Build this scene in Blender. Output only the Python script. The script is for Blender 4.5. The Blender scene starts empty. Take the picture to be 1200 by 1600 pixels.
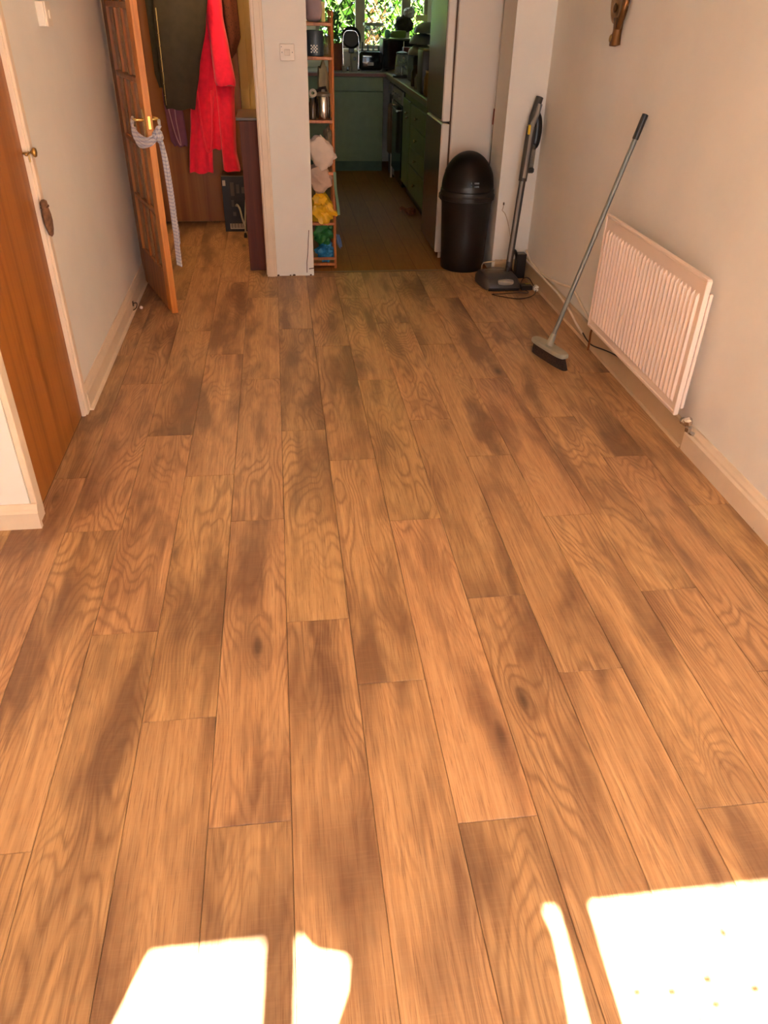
import bpy, bmesh, math, random
from mathutils import Vector, Matrix, noise
C = bpy.context.scene
COL = C.collection
random.seed(7)

# ---------------- camera, world, sun, exposure ----------------
def build_camera():
    p, yaw, roll, f = 0.595842340, -0.137153292, -0.0252798707, 1186.47756
    cp, sp, c, s = math.cos(p), math.sin(p), math.cos(roll), math.sin(roll)
    r = Vector((1, 0, 0)); fw = Vector((0, cp, -sp)); dn = Vector((0, -sp, -cp))
    r2 = c*r + s*dn; d2 = -s*r + c*dn
    Z = Matrix.Rotation(yaw, 3, 'Z')
    r2, d2, fw = Z @ r2, Z @ d2, Z @ fw
    cam = bpy.data.cameras.new('camera'); o = bpy.data.objects.new('camera', cam); COL.objects.link(o)
    M = Matrix((( r2.x, -d2.x, -fw.x, 0), (r2.y, -d2.y, -fw.y, 0), (r2.z, -d2.z, -fw.z, 1.59088), (0, 0, 0, 1)))
    o.matrix_world = M
    cam.sensor_fit = 'VERTICAL'; cam.sensor_height = 36; cam.sensor_width = 27
    cam.lens = f/1600*36; cam.clip_start = 0.02; cam.clip_end = 200
    C.camera = o
build_camera()

w = bpy.data.worlds.new('world'); C.world = w; w.use_nodes = True
nt = w.node_tree; bg = nt.nodes['Background']
bg.inputs['Color'].default_value = (0.80, 1.0, 1.20, 1); bg.inputs['Strength'].default_value = 2.5

SUN_DIR = Vector((0.05, 1.0, -1.11)).normalized()
sl = bpy.data.lights.new('sun', 'SUN'); sl.energy = 112; sl.angle = math.radians(0.6); sl.color = (0.92, 1.0, 1.0)
so = bpy.data.objects.new('sun', sl); COL.objects.link(so); so.rotation_euler = SUN_DIR.to_track_quat('-Z', 'Y').to_euler(); so.location = (0, -4, 6)

def portal(name, loc, rot, sx, sy):
    l = bpy.data.lights.new(name, 'AREA'); l.shape = 'RECTANGLE'; l.size = sx; l.size_y = sy; l.cycles.is_portal = True
    o = bpy.data.objects.new(name, l); COL.objects.link(o); o.location = loc; o.rotation_euler = rot
portal('garden_door_portal', (0.415, -1.12, 1.06), (math.radians(90), 0, 0), 2.07, 2.12)
portal('added_window_portal', (-1.14, 5.625, 1.5), (0, math.radians(-90), 0), 1.0, 0.35)  # guides skylight through the added hall window
portal('kitchen_window_portal', (1.03, 9.72, 1.6), (math.radians(-90), 0, 0), 1.2, 1.0)

C.view_settings.view_transform = 'Standard'; C.view_settings.look = 'None'
C.view_settings.gamma = 1; C.view_settings.use_curve_mapping = False; C.view_settings.exposure = 1.16
C.cycles.max_bounces = 10; C.cycles.diffuse_bounces = 7; C.cycles.use_denoising = True
C.cycles.sample_clamp_indirect = 8

# ---------------- materials ----------------
def lin(c):
    return tuple(((v/255)/12.92 if v/255 <= 0.04045 else ((v/255+0.055)/1.055)**2.4) for v in c) + (1,)
class NT:
    def __init__(s, name):
        s.m = bpy.data.materials.new(name); s.m.use_nodes = True; s.t = s.m.node_tree
        s.b = s.t.nodes['Principled BSDF']
    def n(s, typ, **kw):
        nd = s.t.nodes.new(typ)
        for k, v in kw.items():
            if k.startswith('i_'): nd.inputs[k[2:].replace('_', ' ')].default_value = v
            else: setattr(nd, k, v)
        return nd
    def l(s, a, b): s.t.links.new(a, b)
    def math(s, op, a, b=None, c=None):
        nd = s.t.nodes.new('ShaderNodeMath'); nd.operation = op
        for i, v in enumerate((a, b, c)):
            if v is None: continue
            if isinstance(v, (int, float)): nd.inputs[i].default_value = v
            else: s.l(v, nd.inputs[i])
        return nd.outputs[0]
    def mix(s, fac, a, b, mode='MIX'):
        nd = s.t.nodes.new('ShaderNodeMix'); nd.data_type = 'RGBA'; nd.blend_type = mode
        if isinstance(fac, (int, float)): nd.inputs[0].default_value = fac
        else: s.l(fac, nd.inputs[0])
        for i, v in ((6, a), (7, b)):
            if isinstance(v, tuple): nd.inputs[i].default_value = v
            else: s.l(v, nd.inputs[i])
        return nd.outputs[2]
    def scale(s, vec, sc):
        nd = s.t.nodes.new('ShaderNodeMapping'); s.l(vec, nd.inputs[0]); nd.inputs['Scale'].default_value = sc
        return nd.outputs[0]
    def noise(s, vec, sc, detail=3, rough=0.5, dist=0):
        nd = s.t.nodes.new('ShaderNodeTexNoise'); s.l(vec, nd.inputs['Vector'])
        nd.inputs['Scale'].default_value = sc; nd.inputs['Detail'].default_value = detail; nd.inputs['Roughness'].default_value = rough
        nd.inputs['Distortion'].default_value = dist
        return nd.outputs['Fac']
    def ramp(s, fac, *stops):
        nd = s.t.nodes.new('ShaderNodeValToRGB'); s.l(fac, nd.inputs[0]); cr = nd.color_ramp
        while len(cr.elements) > len(stops): cr.elements.remove(cr.elements[-1])
        while len(cr.elements) < len(stops): cr.elements.new(1)
        for e, (p, c) in zip(cr.elements, stops):
            e.position = p; e.color = c if isinstance(c, tuple) else (c, c, c, 1)
        return nd.outputs[0]
    def bump(s, h, strength, dist=0.002):
        nd = s.t.nodes.new('ShaderNodeBump'); s.l(h, nd.inputs['Height']); nd.inputs['Strength'].default_value = strength; nd.inputs['Distance'].default_value = dist
        s.l(nd.outputs[0], s.b.inputs['Normal'])
MATS = {}
def mat(name, col, rough=0.6, metal=0.0, var=0.08, sc=12, bump=0.0, bsc=60, spec=0.5, sheen=0.0, trans=0.0, alpha=1.0):
    if name in MATS: return MATS[name]
    k = NT(name); tc = k.n('ShaderNodeTexCoord').outputs['Object']
    a = lin(col); f = k.noise(tc, sc, 4)
    d = tuple(x*(1-var*2) for x in a[:3])+(1,); e = tuple(min(1, x*(1+var)) for x in a[:3])+(1,)
    k.l(k.ramp(f, (0.3, d), (0.7, e)), k.b.inputs['Base Color'])
    k.b.inputs['Roughness'].default_value = rough; k.b.inputs['Metallic'].default_value = metal
    k.b.inputs['Specular IOR Level'].default_value = spec
    if sheen: k.b.inputs['Sheen Weight'].default_value = sheen
    if trans: k.b.inputs['Transmission Weight'].default_value = trans; k.b.inputs['IOR'].default_value = 1.3
    if alpha < 1: k.b.inputs['Alpha'].default_value = alpha
    if bump: k.bump(k.noise(tc, bsc, 5), bump)
    MATS[name] = k.m; return k.m

def plank_material():
    k = NT('laminate_oak'); tc = k.n('ShaderNodeTexCoord').outputs['Object']
    rnd = k.n('ShaderNodeObjectInfo').outputs['Random']
    off = k.n('ShaderNodeCombineXYZ')
    k.l(k.math('MULTIPLY', rnd, 37.0), off.inputs[0]); k.l(k.math('MULTIPLY', rnd, 91.0), off.inputs[1]); k.l(k.math('MULTIPLY', rnd, 53.0), off.inputs[2])
    add = k.n('ShaderNodeVectorMath', operation='ADD'); k.l(tc, add.inputs[0]); k.l(off.outputs[0], add.inputs[1]); v = add.outputs[0]
    # knots: scattered cells along the board
    vo = k.n('ShaderNodeTexVoronoi', feature='F1'); vo.inputs['Scale'].default_value = 1.0; vo.inputs['Randomness'].default_value = 0.9
    k.l(k.scale(v, (7.0, 2.3, 1)), vo.inputs['Vector'])
    kd = vo.outputs['Distance']
    sep = k.n('ShaderNodeSeparateColor'); k.l(vo.outputs['Color'], sep.inputs[0])
    has = k.ramp(sep.outputs[0], (0.50, 0.0), (0.54, 1.0))
    knot = k.math('MULTIPLY', k.ramp(kd, (0.0, 1.0), (0.16, 0.55), (0.34, 0.0)), has)
    knotcore = k.math('MULTIPLY', k.ramp(kd, (0.0, 1.0), (0.05, 0.8), (0.13, 0.0)), has)
    # cathedral rings
    sx = k.n('ShaderNodeSeparateXYZ'); k.l(v, sx.inputs[0])
    warp = k.noise(k.scale(v, (5.0, 0.95, 1)), 1.0, 2, 0.45)
    warp2 = k.noise(k.scale(v, (34, 4.0, 1)), 1.0, 3, 0.6)
    ring = k.math('ADD', k.math('MULTIPLY', sx.outputs[0], 95.0), k.math('MULTIPLY', warp, 190.0))
    ring = k.math('ADD', ring, k.math('MULTIPLY', warp2, 5.0))
    ring = k.math('ADD', ring, k.math('MULTIPLY', knot, 20.0))
    rs = k.math('MULTIPLY_ADD', k.math('SINE', ring), 0.5, 0.5)
    rs = k.math('POWER', rs, 2.6)
    # fine pores
    pores = k.noise(k.scale(v, (330, 9, 1)), 1.0, 3, 0.7)
    pores2 = k.noise(k.scale(v, (120, 3.0, 1)), 1.0, 4, 0.6)
    chat = k.noise(k.scale(v, (14, 260, 1)), 1.0, 2, 0.5)
    # broad dark smudges
    sm = k.noise(k.scale(v, (7.5, 1.7, 1)), 1.0, 3, 0.55, 0.3)
    smf = k.ramp(sm, (0.47, 0.0), (0.66, 1.0))
    streak = k.ramp(k.noise(k.scale(v, (34, 1.1, 1)), 1.0, 3, 0.6), (0.46, 0.0), (0.72, 1.0))
    base = k.ramp(pores2, (0.25, lin((174, 124, 76))), (0.5, lin((192, 143, 90))), (0.75, lin((208, 161, 108))))
    ringmask = k.ramp(k.noise(k.scale(v, (4, 1.3, 3)), 1.0, 1), (0.36, 0.12), (0.6, 1.0))
    c = k.mix(k.math('MULTIPLY', k.math('MULTIPLY', rs, 0.54), ringmask), base, lin((120, 76, 44)))
    c = k.mix(k.math('MULTIPLY', smf, 0.82), c, lin((108, 72, 48)))
    c = k.mix(k.math('MULTIPLY', streak, 0.30), c, lin((112, 68, 42)))
    c = k.mix(k.math('MULTIPLY', knot, 0.60), c, lin((104, 70, 48)))
    c = k.mix(k.math('MULTIPLY', knotcore, 0.75), c, lin((66, 42, 30)))
    c = k.mix(k.ramp(pores, (0.53, 0.0), (0.66, 0.55)), c, lin((112, 70, 42)))
    c = k.mix(k.ramp(chat, (0.5, 0.0), (0.8, 0.07)), c, lin((226, 170, 120)))
    tone = k.math('MULTIPLY_ADD', k.math('FRACT', k.math('MULTIPLY', rnd, 17.3)), 0.18, 0.83)
    hs = k.n('ShaderNodeHueSaturation'); k.l(c, hs.inputs['Color']); k.l(tone, hs.inputs['Value'])
    hs.inputs['Saturation'].default_value = 0.93
    hue = k.math('MULTIPLY_ADD', k.math('FRACT', k.math('MULTIPLY', rnd, 43.7)), -0.010, 0.507); k.l(hue, hs.inputs['Hue'])
    k.l(hs.outputs[0], k.b.inputs['Base Color'])
    rr = k.math('MULTIPLY_ADD', pores2, 0.16, 0.34); k.l(rr, k.b.inputs['Roughness'])
    k.b.inputs['Specular IOR Level'].default_value = 0.42
    h = k.math('ADD', k.math('MULTIPLY', rs, -0.4), k.math('MULTIPLY', pores, -1.0))
    k.bump(h, 0.10, 0.0008)
    return k.m
LAM = plank_material()

def wood(name, c1, c2, c3, xs=14, ys=0.9, rough=0.4, axis='Z', ribbon=0.5, fine=150):
    """grain running along axis; c1 dark .. c3 light"""
    if name in MATS: return MATS[name]
    k = NT(name); tc = k.n('ShaderNodeTexCoord').outputs['Object']
    def S(a, b): return {'Z': (a, a, b), 'X': (b, a, a), 'Y': (a, b, a)}[axis]
    n1 = k.noise(k.scale(tc, S(xs, ys)), 1, 3, 0.55, 0.4)
    n2 = k.noise(k.scale(tc, S(fine, 5)), 1, 3, 0.6)
    f = k.math('ADD', k.math('MULTIPLY', n1, ribbon*1.4), k.math('MULTIPLY', n2, (1-ribbon)*0.9))
    k.l(k.ramp(f, (0.34, lin(c1)), (0.52, lin(c2)), (0.7, lin(c3))), k.b.inputs['Base Color'])
    k.b.inputs['Roughness'].default_value = rough
    k.bump(n2, 0.08, 0.001)
    MATS[name] = k.m; return k.m

def wall_paint(name, col, grime=0.25):
    k = NT(name); tc = k.n('ShaderNodeTexCoord').outputs['Object']
    a = lin(col)
    f = k.noise(tc, 2.2, 5, 0.6)
    c = k.ramp(f, (0.3, tuple(x*0.93 for x in a[:3])+(1,)), (0.7, a))
    st = k.ramp(k.noise(k.scale(tc, (9, 9, 2.5)), 1, 5, 0.65), (0.66, 0.0), (0.80, 1.0))
    c = k.mix(k.math('MULTIPLY', st, grime*0.4), c, tuple(x*0.62 for x in a[:3])+(1,))
    k.l(c, k.b.inputs['Base Color']); k.b.inputs['Roughness'].default_value = 0.75
    k.b.inputs['Specular IOR Level'].default_value = 0.25
    k.bump(k.noise(tc, 26, 6, 0.6), 0.18, 0.003)
    MATS[name] = k.m; return k.m
def gloss_paint(name, col, chips=0.3, chipcol=(96, 74, 54)):
    k = NT(name); tc = k.n('ShaderNodeTexCoord').outputs['Object']
    a = lin(col)
    f = k.noise(tc, 5, 5, 0.6)
    c = k.ramp(f, (0.3, tuple(x*0.88 for x in a[:3])+(1,)), (0.7, a))
    st = k.ramp(k.noise(tc, 34, 4, 0.7), (0.69, 0.0), (0.73, 1.0))
    c = k.mix(k.math('MULTIPLY', st, chips), c, lin(chipcol))
    k.l(c, k.b.inputs['Base Color']); k.b.inputs['Roughness'].default_value = 0.38
    k.bump(f, 0.15, 0.003)
    MATS[name] = k.m; return k.m

def plaid(name):
    k = NT(name); tc = k.n('ShaderNodeTexCoord').outputs['Object']
    sx = k.n('ShaderNodeSeparateXYZ'); k.l(tc, sx.inputs[0])
    a = k.math('GREATER_THAN', k.math('FRACT', k.math('MULTIPLY', k.math('ADD', sx.outputs[0], sx.outputs[1]), 95)), 0.62)
    b = k.math('GREATER_THAN', k.math('FRACT', k.math('MULTIPLY', sx.outputs[2], 52)), 0.62)
    f = k.math('MULTIPLY_ADD', a, 0.30, k.math('MULTIPLY', b, 0.30))
    k.l(k.mix(f, lin((214, 206, 204)), lin((72, 84, 140))), k.b.inputs['Base Color'])
    k.b.inputs['Roughness'].default_value = 0.9
    return k.m

def dotty(name, base, dot, sc=70):
    k = NT(name); tc = k.n('ShaderNodeTexCoord').outputs['Object']
    vo = k.n('ShaderNodeTexVoronoi'); k.l(tc, vo.inputs['Vector']); vo.inputs['Scale'].default_value = sc
    k.l(k.mix(k.ramp(vo.outputs['Distance'], (0.22, 1.0), (0.34, 0.0)), lin(base), lin(dot)), k.b.inputs['Base Color'])
    k.b.inputs['Roughness'].default_value = 0.9
    return k.m

def ribs(name, col, sc, depth=0.3):
    k = NT(name); tc = k.n('ShaderNodeTexCoord').outputs['Object']
    a = lin(col); f = k.noise(tc, 9, 3)
    k.l(k.ramp(f, (0.3, tuple(x*.8 for x in a[:3])+(1,)), (0.7, a)), k.b.inputs['Base Color'])
    wv = k.n('ShaderNodeTexWave'); k.l(tc, wv.inputs['Vector']); wv.inputs['Scale'].default_value = sc
    wv.inputs['Distortion'].default_value = 2; k.b.inputs['Roughness'].default_value = 0.9
    k.bump(wv.outputs['Fac'], depth, 0.004)
    return k.m

def vinyl():
    k = NT('kitchen_vinyl'); tc = k.n('ShaderNodeTexCoord').outputs['Object']
    br = k.n('ShaderNodeTexBrick'); k.l(k.scale(tc, (1, 1, 1)), br.inputs['Vector'])
    mp = k.n('ShaderNodeMapping'); k.l(tc, mp.inputs[0]); mp.inputs['Rotation'].default_value = (0, 0, math.pi/2)
    k.l(mp.outputs[0], br.inputs['Vector'])
    br.inputs['Scale'].default_value = 1; br.inputs['Brick Width'].default_value = 0.9; br.inputs['Row Height'].default_value = 0.15; br.inputs['Mortar Size'].default_value = 0.002
    br.inputs['Color1'].default_value = lin((156, 108, 56)); br.inputs['Color2'].default_value = lin((142, 98, 50)); br.inputs['Mortar'].default_value = lin((106, 72, 38))
    n = k.noise(k.scale(tc, (60, 4, 1)), 1, 4)
    k.l(k.mix(k.ramp(n, (0.3, 0.0), (0.7, 0.4)), br.outputs['Color'], lin((112, 76, 38))), k.b.inputs['Base Color'])
    k.b.inputs['Roughness'].default_value = 0.65; k.b.inputs['Specular IOR Level'].default_value = 0.2
    return k.m

WALL = wall_paint('wall_paint_cream', (238, 233, 224))
CEIL = wall_paint('ceiling_paint', (235, 228, 216), 0)
HALLW = wall_paint('hall_paint_yellow', (206, 182, 128))
GLOSS = gloss_paint('white_gloss_trim', (236, 214, 188), 0.45)
GLOSSD = gloss_paint('worn_gloss_trim', (206, 178, 142), 0.8, (92, 66, 44))
VENEER = wood('sapele_veneer', (112, 58, 18), (136, 76, 26), (160, 98, 40), xs=11, ys=0.25, ribbon=0.85, rough=0.42)
PINE = wood('varnished_pine', (112, 64, 26), (142, 84, 36), (172, 108, 52), xs=26, ys=1.0, ribbon=0.6, rough=0.34)
PINEE = wood('pine_edge', (176, 104, 40), (198, 120, 48), (212, 138, 62), xs=26, ys=1.0, ribbon=0.5, rough=0.4)
MAHOG = wood('mahogany', (66, 22, 10), (82, 30, 14), (96, 40, 20), xs=12, ys=0.6, ribbon=0.6, rough=0.65)
SHELFW = wood('orange_shelf_wood', (128, 66, 26), (160, 88, 36), (184, 108, 50), xs=30, ys=2, ribbon=0.5, rough=0.45)
GREEN = mat('green_cabinet_paint', (108, 124, 76), 0.45, var=0.06)
WHITE = mat('white_plastic', (236, 224, 208), 0.35, var=0.03)
FRID = mat('fridge_white', (218, 208, 196), 0.3, var=0.02, sc=2)
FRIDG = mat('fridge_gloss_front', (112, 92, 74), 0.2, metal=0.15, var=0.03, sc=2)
RADI = mat('radiator_enamel', (244, 222, 206), 0.4, var=0.03, sc=3)
CHROME = mat('chrome', (210, 204, 196), 0.18, metal=1.0, var=0.05)
BRASS = mat('aged_brass', (176, 138, 76), 0.3, metal=0.9, var=0.15, sc=40)
BRASSB = mat('bright_brass', (240, 210, 130), 0.12, metal=1.0, var=0.04)
BLACKP = mat('black_plastic', (24, 18, 14), 0.36, var=0.05)
BLACKG = mat('black_gloss', (20, 17, 15), 0.12, var=0.04)
DGREY = mat('dark_grey_plastic', (62, 56, 52), 0.38, var=0.08)
MGREY = mat('mid_grey_plastic', (134, 128, 122), 0.32, var=0.06)
CLEAR = mat('smoked_clear_plastic', (128, 108, 84), 0.1, var=0.05, alpha=0.55)
GREYG = mat('grey_green_plastic', (150, 146, 128), 0.5, var=0.06)
POLE = mat('grey_broom_pole', (120, 120, 112), 0.35, metal=0.35, var=0.05)
BRIST = mat('dark_bristle', (56, 38, 24), 0.95, var=0.3, sc=120, bump=0.8, bsc=220)
YELL = mat('yellow_plastic', (226, 184, 24), 0.4, var=0.04)
RUBBER = mat('black_rubber', (26, 22, 20), 0.7)
COPPER = mat('copper_pipe', (150, 92, 56), 0.4, metal=0.7, var=0.15)

# ---------------- geometry helpers ----------------
WM = {}
def box(bm, x0, x1, y0, y1, z0, z1, bev=0.0, seg=1):
    m = Matrix.Translation(((x0+x1)/2, (y0+y1)/2, (z0+z1)/2)) @ Matrix.Diagonal((abs(x1-x0), abs(y1-y0), abs(z1-z0), 1))
    r = bmesh.ops.create_cube(bm, size=1, matrix=m)
    if bev > 0:
        es = list({e for v in r['verts'] for e in v.link_edges})
        bmesh.ops.bevel(bm, geom=es, offset=bev, segments=seg, profile=0.5, affect='EDGES')
def rings(bm, R, cap=True, close=True):
    prev = None; first = None
    for r in R:
        vs = [bm.verts.new(p) for p in r]
        if prev:
            n = len(vs)
            for i in range(n if close else n-1):
                bm.faces.new((prev[i], prev[(i+1) % n], vs[(i+1) % n], vs[i]))
        else: first = vs
        prev = vs
    if cap:
        bm.faces.new(first[::-1]); bm.faces.new(prev)
def frame(d):
    d = Vector(d).normalized(); u = Vector((0, 0, 1)) if abs(d.z) < 0.95 else Vector((1, 0, 0))
    a = d.cross(u).normalized(); return a, d.cross(a).normalized()
def cyl(bm, p0, p1, r0, r1=None, seg=16, cap=True):
    r1 = r0 if r1 is None else r1
    p0 = Vector(p0); p1 = Vector(p1); a, b = frame(p1-p0)
    rings(bm, [[p + (a*math.cos(t)+b*math.sin(t))*r for t in [2*math.pi*i/seg for i in range(seg)]] for p, r in ((p0, r0), (p1, r1))], cap)
def lathe(bm, prof, c, seg=24, axis=(0, 0, 1), cap=True, sx=1, sy=1):
    c = Vector(c); d = Vector(axis).normalized()
    if abs(d.z) > 0.99: a, b = Vector((1, 0, 0)), Vector((0, 1, 0))
    else: a, b = frame(d)
    rings(bm, [[c + d*z + a*(math.cos(t)*max(r, 1e-4)*sx) + b*(math.sin(t)*max(r, 1e-4)*sy) for t in [2*math.pi*i/seg for i in range(seg)]] for r, z in prof], cap)
def smooth_pts(pts, n=6):
    P = [Vector(p) for p in pts]; out = []
    Q = [P[0]*2-P[1]] + P + [P[-1]*2-P[-2]]
    for i in range(1, len(Q)-2):
        for k in range(n):
            t = k/n; a, b, c, d = Q[i-1], Q[i], Q[i+1], Q[i+2]
            out.append(0.5*((2*b)+(c-a)*t+(2*a-5*b+4*c-d)*t*t+(3*b-a-3*c+d)*t**3))
    out.append(P[-1]); return out
def tube(bm, pts, r, seg=8, n=6):
    P = smooth_pts(pts, n) if n > 1 else [Vector(p) for p in pts]
    R = []; a = None
    for i, p in enumerate(P):
        d = (P[min(i+1, len(P)-1)]-P[max(i-1, 0)]).normalized()
        if a is None: a, _ = frame(d)
        a = (a - d*a.dot(d)).normalized(); b = d.cross(a)
        rr = r(i/(len(P)-1)) if callable(r) else r
        R.append([p+(a*math.cos(t)+b*math.sin(t))*rr for t in [2*math.pi*k/seg for k in range(seg)]])
    rings(bm, R)
def prism(bm, poly, axis, t0, t1):
    """polygon in the two other axes extruded along axis"""
    def mk(p, t): return {'x': (t, p[0], p[1]), 'y': (p[0], t, p[1]), 'z': (p[0], p[1], t)}[axis]
    a = [bm.verts.new(mk(p, t0)) for p in poly]; b = [bm.verts.new(mk(p, t1)) for p in poly]; n = len(poly)
    bm.faces.new(a[::-1]); bm.faces.new(b)
    for i in range(n): bm.faces.new((a[i], a[(i+1) % n], b[(i+1) % n], b[i]))
def blob(bm, c, s, seed=0, amp=0.15, freq=2.0, sub=3, sq=0.0):
    r = bmesh.ops.create_icosphere(bm, subdivisions=sub, radius=1)
    for v in r['verts']:
        p = v.co.copy()
        if sq:
            m = max(abs(p.x), abs(p.y), abs(p.z)); p = p.lerp(p/m, sq)
        d = 1 + amp*noise.noise(v.co*freq+Vector((seed*7.3, seed*3.1, seed))) + amp*0.6*abs(noise.noise(v.co*freq*2.3+Vector((seed, 0, seed*5))))
        p *= d
        v.co = Vector((c[0]+p.x*s[0], c[1]+p.y*s[1], c[2]+p.z*s[2]))
def garment(bm, secs, folds=7, amp=0.12, seed=0, N=48, sub=6):
    """secs: (z, cx, cy, half width, half depth)"""
    S = []
    for i in range(len(secs)-1):
        a, b = secs[i], secs[i+1]
        for k in range(sub):
            t = k/sub; tt = t*t*(3-2*t)*0.5+t*0.5
            S.append([a[0]+(b[0]-a[0])*t]+[a[j]+(b[j]-a[j])*tt for j in range(1, 5)])
    S.append(list(secs[-1]))
    R = []
    for z, cx, cy, hw, hd in S:
        ring = []
        for i in range(N):
            t = 2*math.pi*i/N
            f = 1 + amp*math.sin(folds*t+seed+z*1.3) + amp*0.6*noise.noise(Vector((math.cos(t)*2, math.sin(t)*2+seed, z*3)))
            ring.append((cx+math.copysign(abs(math.cos(t))**0.8, math.cos(t))*hw*(1+(f-1)*0.35), cy+math.sin(t)*hd*f, z+0.006*math.sin(folds*t)))
        R.append(ring)
    rings(bm, R)

def world_of(p): return WM[p.name] if p else Matrix.Identity(4)
def obj(name, bm, m, parent=None, smooth=False, local=False, label=None):
    bmesh.ops.recalc_face_normals(bm, faces=bm.faces)
    me = bpy.data.meshes.new(name)
    if parent is not None:
        if not local: bmesh.ops.transform(bm, matrix=world_of(parent).inverted(), verts=bm.verts)
        loc = None
    else:
        xs = [v.co for v in bm.verts]
        lo = Vector([min(c[i] for c in xs) for i in range(3)]); hi = Vector([max(c[i] for c in xs) for i in range(3)])
        loc = Vector(((lo.x+hi.x)/2, (lo.y+hi.y)/2, lo.z)); bmesh.ops.translate(bm, vec=-loc, verts=bm.verts)
    bm.to_mesh(me); bm.free(); me.materials.append(m)
    if smooth:
        for p in me.polygons: p.use_smooth = True
        me.set_sharp_from_angle(angle=math.radians(40))
    o = bpy.data.objects.new(name, me); COL.objects.link(o)
    if parent is not None: o.parent = parent; WM[o.name] = world_of(parent)
    else: o.location = loc; WM[o.name] = Matrix.Translation(loc)
    if label: o['label'] = label
    return o
def tag(o, label, cat, group=None, kind=None):
    o['label'] = label; o['category'] = cat
    if group: o['group'] = group
    if kind: o['kind'] = kind
    return o
def thing(name, label, cat, loc, rotz=0.0, group=None, kind=None):
    o = bpy.data.objects.new(name, None); COL.objects.link(o); o.location = loc; o.rotation_euler = (0, 0, rotz); o.empty_display_size = 0.1
    WM[o.name] = Matrix.Translation(loc) @ Matrix.Rotation(rotz, 4, 'Z')
    return tag(o, label, cat, group, kind)
def B(*a, **k):
    bm = bmesh.new(); box(bm, *a, **k); return bm
def BM(fn, *a, **k):
    bm = bmesh.new(); fn(bm, *a, **k); return bm
def part(name, m, parent, fn, *a, smooth=False, local=False, label=None, **k):
    return obj(name, BM(fn, *a, **k), m, parent, smooth=smooth, local=local, label=label)

# ---------------- structure ----------------
XL, XR, YE = -0.93, 1.685, 5.24
bm = B(-2.7, 1.8, -1.1, 6.9, -0.06, -0.0125)
for b in ((-2.7, 1.8, -1.1, -1.001), (-2.7, -2.56, -1.0, 2.43), (1.695, 1.8, -1.0, 5.24), (-2.7, -1.21, 2.43, 6.9), (-1.2, -0.06, 6.785, 6.9)): box(bm, *b, -0.0126, 0.0)
fl = tag(obj('floor', bm, mat('underlay', (60, 42, 28), 0.9)), 'brown oak laminate floor of long staggered boards running towards the doorways', 'floor', kind='structure')
S0, PW, PL = -0.818, 0.192, 1.24
PH = {-9: .3, -8: .9, -7: .55, -6: 1.1, -5: .2, -4: .75, -3: 1.755, -2: 1.06, -1: 1.43, 0: 1.06, 1: 1.755, 2: 1.405, 3: 1.075, 4: 1.755, 5: 1.48, 6: 1.025, 7: 1.81, 8: 1.465, 9: 1.0, 10: 1.79, 11: 1.41, 12: 1.02}
PLM = {}
def plank_mesh(L, W):
    key = (round(L, 3), round(W, 3))
    if key in PLM: return PLM[key]
    bm = bmesh.new(); g = 0.0005; ch = 0.0014
    hx, hy = W/2-g, L/2-g
    def rect(a, b, z): return [(-a, -b, z), (a, -b, z), (a, b, z), (-a, b, z)]
    rings(bm, [rect(hx, hy, -0.012), rect(hx, hy, -0.0013), rect(hx-ch, hy-ch, 0.0)])
    bmesh.ops.recalc_face_normals(bm, faces=bm.faces)
    me = bpy.data.meshes.new('plank'); bm.to_mesh(me); bm.free(); me.materials.append(LAM); PLM[key] = me
    return me
for c in range(-9, 13):
    x0 = S0+PW*c
    yend = 6.78 if -2 <= c <= 3 else (2.42 if c < -1 else 5.305)
    if c == -1: yend = 6.78
    W = PW; xc = x0+PW/2
    if c == 12: W = 1.69-x0; xc = x0+W/2
    y = PH[c]
    while y > -1.0: y -= PL
    while y < yend-0.01:
        a, b = max(y, -1.0), min(y+PL, yend)
        if b-a > 0.01:
            o = bpy.data.objects.new('plank', plank_mesh(b-a, W)); COL.objects.link(o); o.parent = fl
            o.location = Vector((xc, (a+b)/2, 0)) - fl.location
        y += PL
tag(obj('kitchen_floor', B(-0.05, 1.9, 5.3055, 9.7, -0.06, 0.0), vinyl()), 'olive brown vinyl kitchen floor beyond the opening', 'floor', kind='structure')
part_th = tag(obj('trim_1', B(0.2, 1.44, 5.292, 5.322, 0.0002, 0.004, bev=0.0015), mat('threshold_bar', (128, 100, 62), 0.4, metal=0.4)), 'thin dull metal threshold bar across the kitchen opening', 'trim', kind='structure')

def wallobj(name, boxes, m, label):
    bm = bmesh.new()
    for b in boxes: box(bm, *b)
    return tag(obj(name, bm, m), label, 'wall', kind='structure')
H = 2.4
wallobj('wall_left', [(-1.05, XL, 2.352, 2.44, 0, H), (-1.05, XL, 3.21, YE, 0, H), (-1.05, XL, 2.44, 3.21, 1.98, H)], WALL, 'cream left wall with the flush wooden cupboard door')
wallobj('wall_corner', [(-2.6, -1.05, 2.352, 2.45, 0, H)], WALL, 'pale wall face turning left at the corner beside the cupboard door')
wallobj('wall_outer_left', [(-2.7, -2.6, -1.1, 2.45, 0, H)], WALL, 'cream side wall of the wider front part of the room')
wallobj('wall_right', [(XR, XR+0.12, -1.1, 5.24, 0, H)], WALL, 'long cream right wall behind the radiator')
wallobj('wall_end', [(-0.085, 0.197, YE, 5.34, 0, H), (-0.93, -0.085, YE, 5.34, 1.98, H), (0.197, 1.44, YE, 5.34, 2.02, H), (-1.05, -0.93, YE, 5.34, 0, H)], WALL, 'cream end wall pier between the hall doorway and the kitchen opening')
wallobj('wall_nib', [(1.44, 1.80, YE, 5.54, 0, H)], WALL, 'cream wall return on the right of the kitchen opening')
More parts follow.
